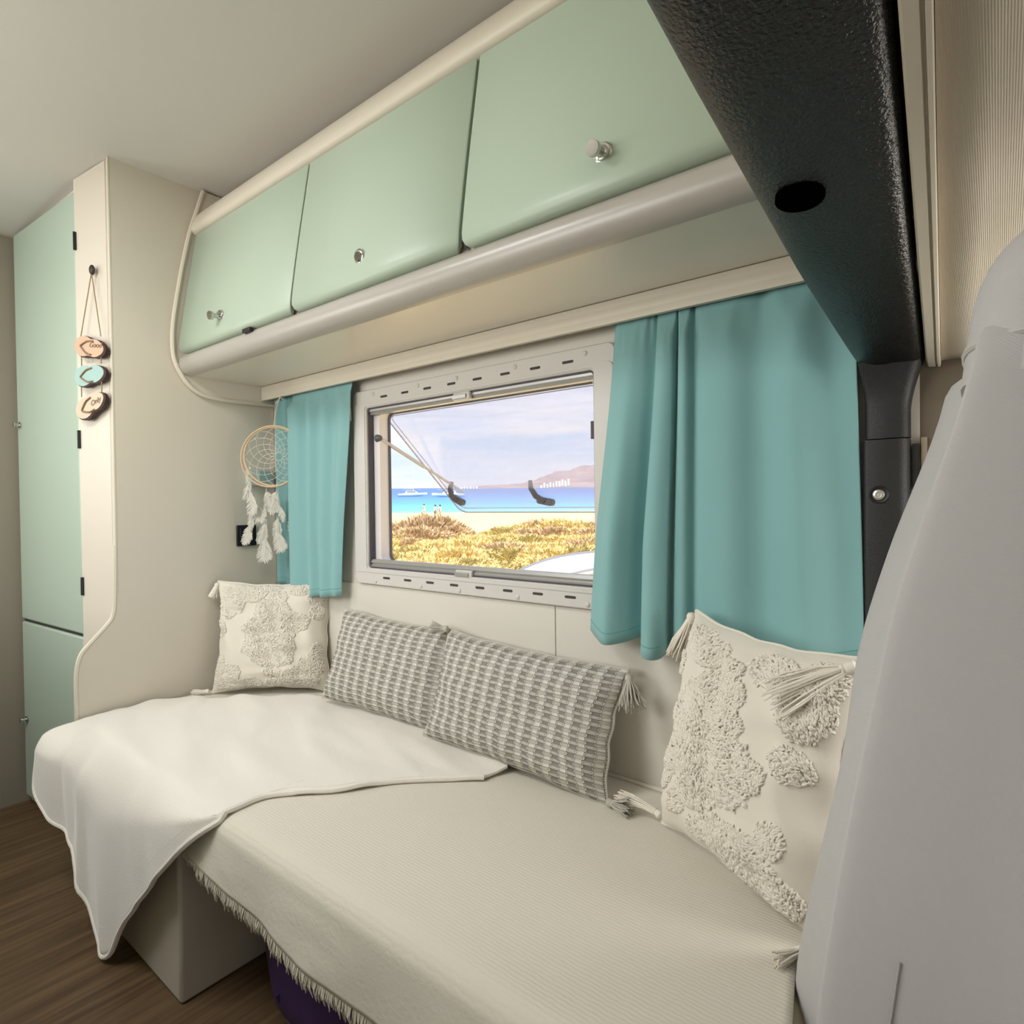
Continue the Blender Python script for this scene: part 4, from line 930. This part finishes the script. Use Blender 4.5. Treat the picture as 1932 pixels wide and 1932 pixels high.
def sea_mat():
    m = bpy.data.materials.new('sea_water'); m.use_nodes = True; t = m.node_tree; Lk = t.links.new; b = t.nodes['Principled BSDF']
    tcn = t.nodes.new('ShaderNodeTexCoord'); sx = t.nodes.new('ShaderNodeSeparateXYZ'); Lk(tcn.outputs['Object'], sx.inputs[0])
    mr = t.nodes.new('ShaderNodeMapRange'); mr.inputs[1].default_value = 100; mr.inputs[2].default_value = 520; Lk(sx.outputs[1], mr.inputs[0])
    r = t.nodes.new('ShaderNodeValToRGB'); es = r.color_ramp.elements
    es[0].position = 0.0; es[0].color = S('86C8D2'); es[1].position = 1.0; es[1].color = S('2F5C9A')
    for p, c in ((0.06, '55AACB'), (0.18, '3F8CC0'), (0.45, '386FB0')): q = es.new(p); q.color = S(c)
    Lk(mr.outputs[0], r.inputs[0]); Lk(r.outputs[0], b.inputs['Base Color'])
    b.inputs['Roughness'].default_value = 0.35; b.inputs['Specular IOR Level'].default_value = 0.3
    nn = t.nodes.new('ShaderNodeTexNoise'); nn.inputs['Scale'].default_value = 0.25; nn.inputs['Detail'].default_value = 6
    mp_ = t.nodes.new('ShaderNodeMapping'); mp_.inputs['Scale'].default_value = (0.5, 2.0, 1); Lk(tcn.outputs['Object'], mp_.inputs[0]); Lk(mp_.outputs[0], nn.inputs['Vector'])
    bn = t.nodes.new('ShaderNodeBump'); bn.inputs['Strength'].default_value = 0.5; bn.inputs['Distance'].default_value = 0.4; Lk(nn.outputs['Fac'], bn.inputs['Height']); Lk(bn.outputs[0], b.inputs['Normal'])
    return m
SEAH = -4.42
g = G(); g.add([(-9000, 100, SEAH), (9000, 100, SEAH), (9000, 16000, SEAH), (-9000, 16000, SEAH)], [(0, 1, 2, 3)])
struct(outobj(g, 'sea_water', sea_mat(), smooth=0), 'blue sea with turquoise shallows')

# dune shrubs
SHRUB = []
for nm, c1, c2 in (('shrub_yellow', 'D6BE7C', 'EAD8A2'), ('shrub_olive', 'BFB078', 'DCCB92'), ('shrub_brown', 'BFA27C', 'DCC6A4')):
    SHRUB.append(mat(nm, c1, 0.9, 0.1, hex2=c2, vscale=5.0, trans=0.2))
def shrub_mesh(seed, n, mm):
    rnd = random.Random(seed); g = G()
    for _ in range(n):
        th_ = rnd.uniform(0, 2*math.pi); ph = math.acos(rnd.uniform(0.0, 1.0)); rr = rnd.uniform(0.72, 1.0)
        bmp = 1+0.28*noise.noise(Vector((math.cos(th_)*2.2, math.sin(th_)*2.2, seed+ph*2)))
        p = Vector((math.sin(ph)*math.cos(th_), math.sin(ph)*math.sin(th_), math.cos(ph)*0.62+0.02))*rr*bmp
        d = (p.normalized()+Vector((rnd.uniform(-.6, .6), rnd.uniform(-.6, .6), rnd.uniform(0.2, 1.1)))).normalized()
        sd_ = d.orthogonal().normalized(); sd_ = (Matrix.Rotation(rnd.uniform(0, 6.28), 3, d) @ sd_)*rnd.uniform(0.018, 0.036); ln = rnd.uniform(0.09, 0.20)
        g.add([p-sd_, p+sd_, p+sd_*0.8+d*ln*0.6, p+d*ln, p-sd_*0.8+d*ln*0.6], [(0, 1, 2, 3, 4)])
    o = g.build('leaves', mm, smooth=0, local=True); me = o.data; bpy.data.objects.remove(o); return me
def twig_mesh(seed):
    rnd = random.Random(seed); g = G()
    for _ in range(14):
        a = rnd.uniform(0, 6.28); r_ = rnd.uniform(0.2, 0.75); q = Vector((r_*math.cos(a), r_*math.sin(a), 0.55*rnd.uniform(.5, 1)))
        g.tube([Vector((0, 0, -0.15)), q*0.5+Vector((0, 0, 0.1)), q], [0.03, 0.02, 0.008], 4)
    o = g.build('twigs', mat('twig', '8A6E4C', 0.9), smooth=0, local=True); me = o.data; bpy.data.objects.remove(o); return me
LM = [shrub_mesh(21+k, 2600, SHRUB[k]) for k in range(3)]; TM = twig_mesh(5)
KIND = [('yellow flowering dune shrub outside the window', 'yellow dune shrubs'), ('olive green dune shrub outside the window', 'olive dune shrubs'), ('brown dry dune shrub outside the window', 'brown dune shrubs')]
def shrub(a, b, r, hs, k, rz):
    o = bpy.data.objects.new('dune_shrub', None); col.objects.link(o); tag(o, KIND[k][0], 'shrub', KIND[k][1])
    o.matrix_world = Matrix.Translation(OP(a, b, terr(a, b)-0.05*r)) @ OM.to_3x3().to_4x4() @ Matrix.Rotation(rz, 4, 'Z') @ Matrix.Diagonal((r, r, r*hs, 1))
    for nm, me in (('leaves', LM[k]), ('twigs', TM)):
        c = bpy.data.objects.new(nm, me); col.objects.link(c); c.parent = o
rs = random.Random(31)
def px2(px, b): return (px-930)/1143*b
for b, n, pr_, rr in ((11.5, 7, (690, 1170), (0.75, 0.95)), (13.5, 7, (700, 1180), (0.8, 1.05)), (16, 8, (700, 1180), (0.8, 1.1)), (19, 9, (695, 1185), (0.85, 1.15)), (23, 9, (690, 1190), (0.9, 1.2))):
    for i in range(n):
        px = pr_[0]+(pr_[1]-pr_[0])*(i+0.5+rs.uniform(-.25, .25))/n; bb = b+rs.uniform(-.9, .9)
        shrub(px2(px, bb), bb, rs.uniform(*rr), rs.uniform(0.55, 0.8), rs.choice((0, 0, 0, 1, 1, 2)), rs.uniform(0, 6.28))
for px, b, r, hs, k in ((735, 33, 1.3, .75, 2), (722, 29, 1.2, .7, 2), (775, 30, 1.7, .85, 2), (810, 31, 2.0, .95, 2), (845, 30, 1.6, .7, 2), (790, 26, 1.5, .8, 2), (830, 26, 1.2, .6, 2), (750, 25.5, 1.2, .7, 0),
                        (925, 36, 1.0, .6, 1), (950, 35, 1.3, .7, 1), (985, 36, 1.5, .75, 0), (1015, 37, 1.8, .85, 2), (1050, 36, 1.8, .85, 0), (1085, 35, 1.7, .8, 0), (1120, 35, 1.7, .75, 2), (1150, 36, 1.7, .8, 0),
                        (1000, 30, 1.3, .7, 2), (1040, 29, 1.4, .75, 2), (1085, 29, 1.4, .7, 0), (1125, 28, 1.4, .7, 2), (960, 27, 1.1, .6, 0), (1160, 29, 1.4, .7, 1), (905, 26, 0.9, .6, 2)):
    shrub(px2(px, b), b, r, hs, k, rs.uniform(0, 6.28))

# catamarans
WHT = mat('boat_white', 'F2F2F2', 0.4); BWIN = mat('boat_window', '5A6472', 0.3)
def boat(px, b, ln, label, flip=1, mast=17):
    base = OP(px2(px, b), b, SEAH)
    o = thing('catamaran', label, 'boat', (0, 0, 0), 'moored catamarans', M=Matrix.Translation(base) @ OM.to_3x3().to_4x4() @ Matrix.Rotation(R(8), 4, 'Z'))
    f = flip
    for yy in (-2.6, 2.6):
        def hull(u, v):
            t = v*2-1; w = 0.8*math.sqrt(max(0.01, 1-max(0, t*f)**3)); a = math.pi*u
            return Vector((t*ln/2, yy-w*math.cos(a), 1.5+0.5*max(0, t*f)-1.7*math.sin(a)*(0.9)))
        h = G().grid(9, 12, hull); h.add([hull(k/8, j/11) for j in range(12) for k in (0, 8)], [(2*j, 2*j+1, 2*j+3, 2*j+2) for j in range(11)])
        h.build('hull', WHT, o, local=True)
    G().box(-ln*0.33, ln*0.30, -2.7, 2.7, 1.2, 1.7).build('deck', WHT, o, local=True)
    G().prism([(-ln*0.26, 1.7), (ln*0.20, 1.7), (ln*0.10*1, 2.9), (-ln*0.22, 3.0)], lambda p, a: Vector((p[0]*f, a, p[1])), -2.2, 2.2).build('cabin', WHT, o, local=True)
    G().prism([(-ln*0.20, 2.15), (ln*0.13, 2.15), (ln*0.09, 2.7), (-ln*0.19, 2.7)], lambda p, a: Vector((p[0]*f, a, p[1])), -2.25, 2.25).build('window_band', BWIN, o, local=True)
    G().box(-ln*0.34, -ln*0.05, -2.4, 2.4, 3.5, 3.62).build('canopy', mat('boat_canopy', 'B8B4AE', 0.8), o, local=True)
    if mast: G().tube([(ln*0.03, 0, 2.5), (ln*0.03, 0, mast)], 0.13, 6).build('mast', mat('mast', 'D8D8D6', 0.5), o, local=True)
    G().tube([(ln*0.03, 0, 4.2), (-ln*0.32, 0, 4.3)], 0.28, 6).build('boom', mat('boom', 'A7A7A4', 0.8), o, local=True)
boat(780, 330, 15.5, 'white catamaran with bare mast moored off the beach, further from the headland', 1, 19)
boat(846, 300, 15.5, 'white catamaran partly behind the window stay, nearer the headland', -1, 21)

# people on the beach
SKIN = mat('skin', 'C08A68', 0.7)
def person(px, b, hgt, top, low, label, stride):
    a = px2(px, b)
    o = thing('person', label, 'person', (0, 0, 0), None, M=Matrix.Translation(OP(a, b, terr(a, b)+0.01)) @ OM.to_3x3().to_4x4() @ Matrix.Rotation(R(70*stride), 4, 'Z'))
    s = hgt/1.72
    me = bpy.data.meshes.new('body')
    V = [(0, 0, .95), (0, 0, 1.15), (0, 0, 1.38), (0, 0, 1.48), (0, .02, 1.62), (.09, 0, .90), (.10, .10, .50), (.10, .02*1, .07), (.10, .12, .03), (-.09, 0, .90), (-.10, -.06, .50), (-.10, -.16, .07), (-.10, -.07, .03),
         (.17, 0, 1.38), (.22, -.04, 1.10), (.22, .06, .86), (-.17, 0, 1.38), (-.22, .05, 1.10), (-.22, .12, .86)]
    E = [(0, 1), (1, 2), (2, 3), (3, 4), (0, 5), (5, 6), (6, 7), (7, 8), (0, 9), (9, 10), (10, 11), (11, 12), (2, 13), (13, 14), (14, 15), (2, 16), (16, 17), (17, 18)]
    RD = [.14, .13, .15, .06, .105, .10, .065, .045, .04, .10, .065, .045, .04, .06, .045, .03, .06, .045, .03]
    me.from_pydata([tuple(c*s for c in v) for v in V], E, []); me.materials.append(SKIN)
    q = bpy.data.objects.new('body', me); col.objects.link(q); q.parent = o
    q.modifiers.new('skin', 'SKIN')
    for i, d in enumerate(me.skin_vertices[0].data): d.radius = (RD[i]*s, RD[i]*s); d.use_root = (i == 0)
    q.modifiers.new('sub', 'SUBSURF').levels = 1
    G().lathe([(0.145, .92), (0.155, 1.05), (0.17, 1.25), (0.20, 1.40), (0.10, 1.46)], (0, 0, 0), (0, 0, 1), 12).build('top', top, o, local=True)
    G().lathe([(0.13, .62), (0.17, .75), (0.165, .98)], (0, 0, 0), (0, 0, 1), 12).build('shorts', low, o, local=True)
    G().ball((0, 0.0, 1.66*s), 0.115, 0.125, 0.11).build('hair', mat('hair', '3A2A20', 0.8), o, local=True)
CW = mat('cloth_white', 'F0EEEA', 0.8); CN = mat('cloth_navy', '46506A', 0.8); CP = mat('cloth_pink', 'E6C4B4', 0.8)
person(801, 92, 1.70, CP, CW, 'person in pale pink top walking near the waterline', 1)
person(822, 80, 1.76, CW, CN, 'person in white top and navy shorts on the sand', -1)
person(831, 81, 1.72, CW, mat('cloth_tan', 'C9B79A', 0.8), 'person in white top and tan shorts on the sand', 1)

# headland across the bay
def ridge(x0, x1, b, depth, prof, seed, name, m, label):
    g = G(); NXr, NYr = 90, 14
    def f(u, v):
        a = x0+(x1-x0)*u; h = prof(u)*math.sin(math.pi*min(1, v*0.5+0.0)) if False else prof(u)*(1-(1-v)**1.6)
        n = noise.fractal(Vector((u*14, v*5, seed)), 1.0, 2.0, 5)
        return Vector((a, b+depth*v, SEAH+max(0, h*(1+0.22*n))))
    g.grid(NXr, NYr, f)
    o = outobj(g, name, m, label, 'headland', smooth=30); return o
HILL = mat('hill_rock', '7C6E74', 0.95, 0.05, hex2='9A8B88', vscale=0.006, detail=8)
bH = 2600.0
ridge(px2(855, bH), px2(1250, bH), bH, 900, lambda u: interp([(0, 3), (0.12, 14), (0.3, 20), (0.38, 26), (0.48, 48), (0.58, 82), (0.68, 100), (0.8, 125), (1, 150)], u), 3, 'headland', HILL, 'rocky brown headland across the bay')
rb = random.Random(77)
for i in range(16):
    px = 873+i*5.6 if i < 6 else 1020+(i-6)*5.6; zz = 5 if i < 6 else 10+22*(i-6)/9+rb.uniform(-4, 4)
    bb = bH+(10 if i < 6 else 40+zz*3)
    w, h = rb.uniform(6, 10), rb.uniform(3.5, 7)
    o = thing('far_house', 'tiny white house on the shore of the headland', 'house', (0, 0, 0), 'white houses on the headland', M=Matrix.Translation(OP(px2(px, bb), bb-60, SEAH+zz)) @ OM.to_3x3().to_4x4())
    G().box(-w/2, w/2, -5, 5, -zz, h).build('walls', WHT, o, local=True)
    G().box(-w/2-0.5, w/2+0.5, -5.5, 5.5, h, h+1.2).build('roof', mat('far_roof', 'D8B49A', 0.9), o, local=True)

# white car parked just outside
CARB = mat('car_white', 'F4F4F2', 0.25, coat=0.5); CARG = mat('car_glass', 'AEB2B8', 0.12, 0.6); CART = mat('car_trim', 'B4B5BE', 0.35, metal=0.2)
cb = 6.6; cg = -2.29
CR = thing('car', 'white car parked outside below the window', 'car', (0, 0, 0), M=Matrix.Translation(OP(px2(968, cb), cb, cg)) @ OM.to_3x3().to_4x4() @ Matrix.Rotation(R(4), 4, 'Z'))
cprof = [(-0.95, 0.35), (-0.97, 0.62), (-0.90, 0.78), (-0.55, 0.90), (0.10, 1.02), (3.0, 1.04), (3.25, 0.95), (3.30, 0.40), (3.2, 0.28), (-0.85, 0.28)]
G().prism(cprof, lambda p, a: Vector((p[0], a, p[1])), 0.0, 1.72).build('body', CARB, CR, local=True, bevel=0.05, seg=3)
arc = crom([(0.02, 1.02), (0.40, 1.20), (0.80, 1.31), (1.30, 1.365), (1.9, 1.36), (2.5, 1.25), (2.95, 1.05)], 30)
G().prism(arc+[(2.9, 1.03), (0.1, 1.0)], lambda p, a: Vector((p[0], a, p[1]-0.012)), 0.13, 1.59).build('greenhouse', CARG, CR, local=True, smooth=50)
G().prism(arc+[(x, z-0.035) for x, z in reversed(arc)], lambda p, a: Vector((p[0], a, p[1]+0.012)), 0.10, 1.62).build('roof', CART, CR, local=True, smooth=50)
G().tube([Vector((x, 0.13, z+0.004)) for x, z in arc], 0.03, 8).build('roof_edge', mat('roof_edge_grey', '77787F', 0.4), CR, local=True)
G().tube([Vector((x, 1.59, z+0.010)) for x, z in arc], 0.028, 8).build('roof_edge', mat('roof_edge_grey', '77787F', 0.4), CR, local=True)
G().prism([(1.18, 1.02), (1.28, 1.02), (1.26, 1.36), (1.18, 1.36)], lambda p, a: Vector((p[0], a, p[1])), 0.115, 0.16).build('door_pillar', CART, CR, local=True)
for x in (0.0, 2.5):
    wl = G().lathe([(0.31, 0), (0.31, 0.2), (0.2, 0.21)], (x, -0.02, 0.31), (0, 1, 0), 24).build('wheel', DARK, CR, local=True)
G().ball((0.28, -0.02, 1.06), 0.10, 0.07, 0.07).build('door_mirror', CARB, CR, local=True)
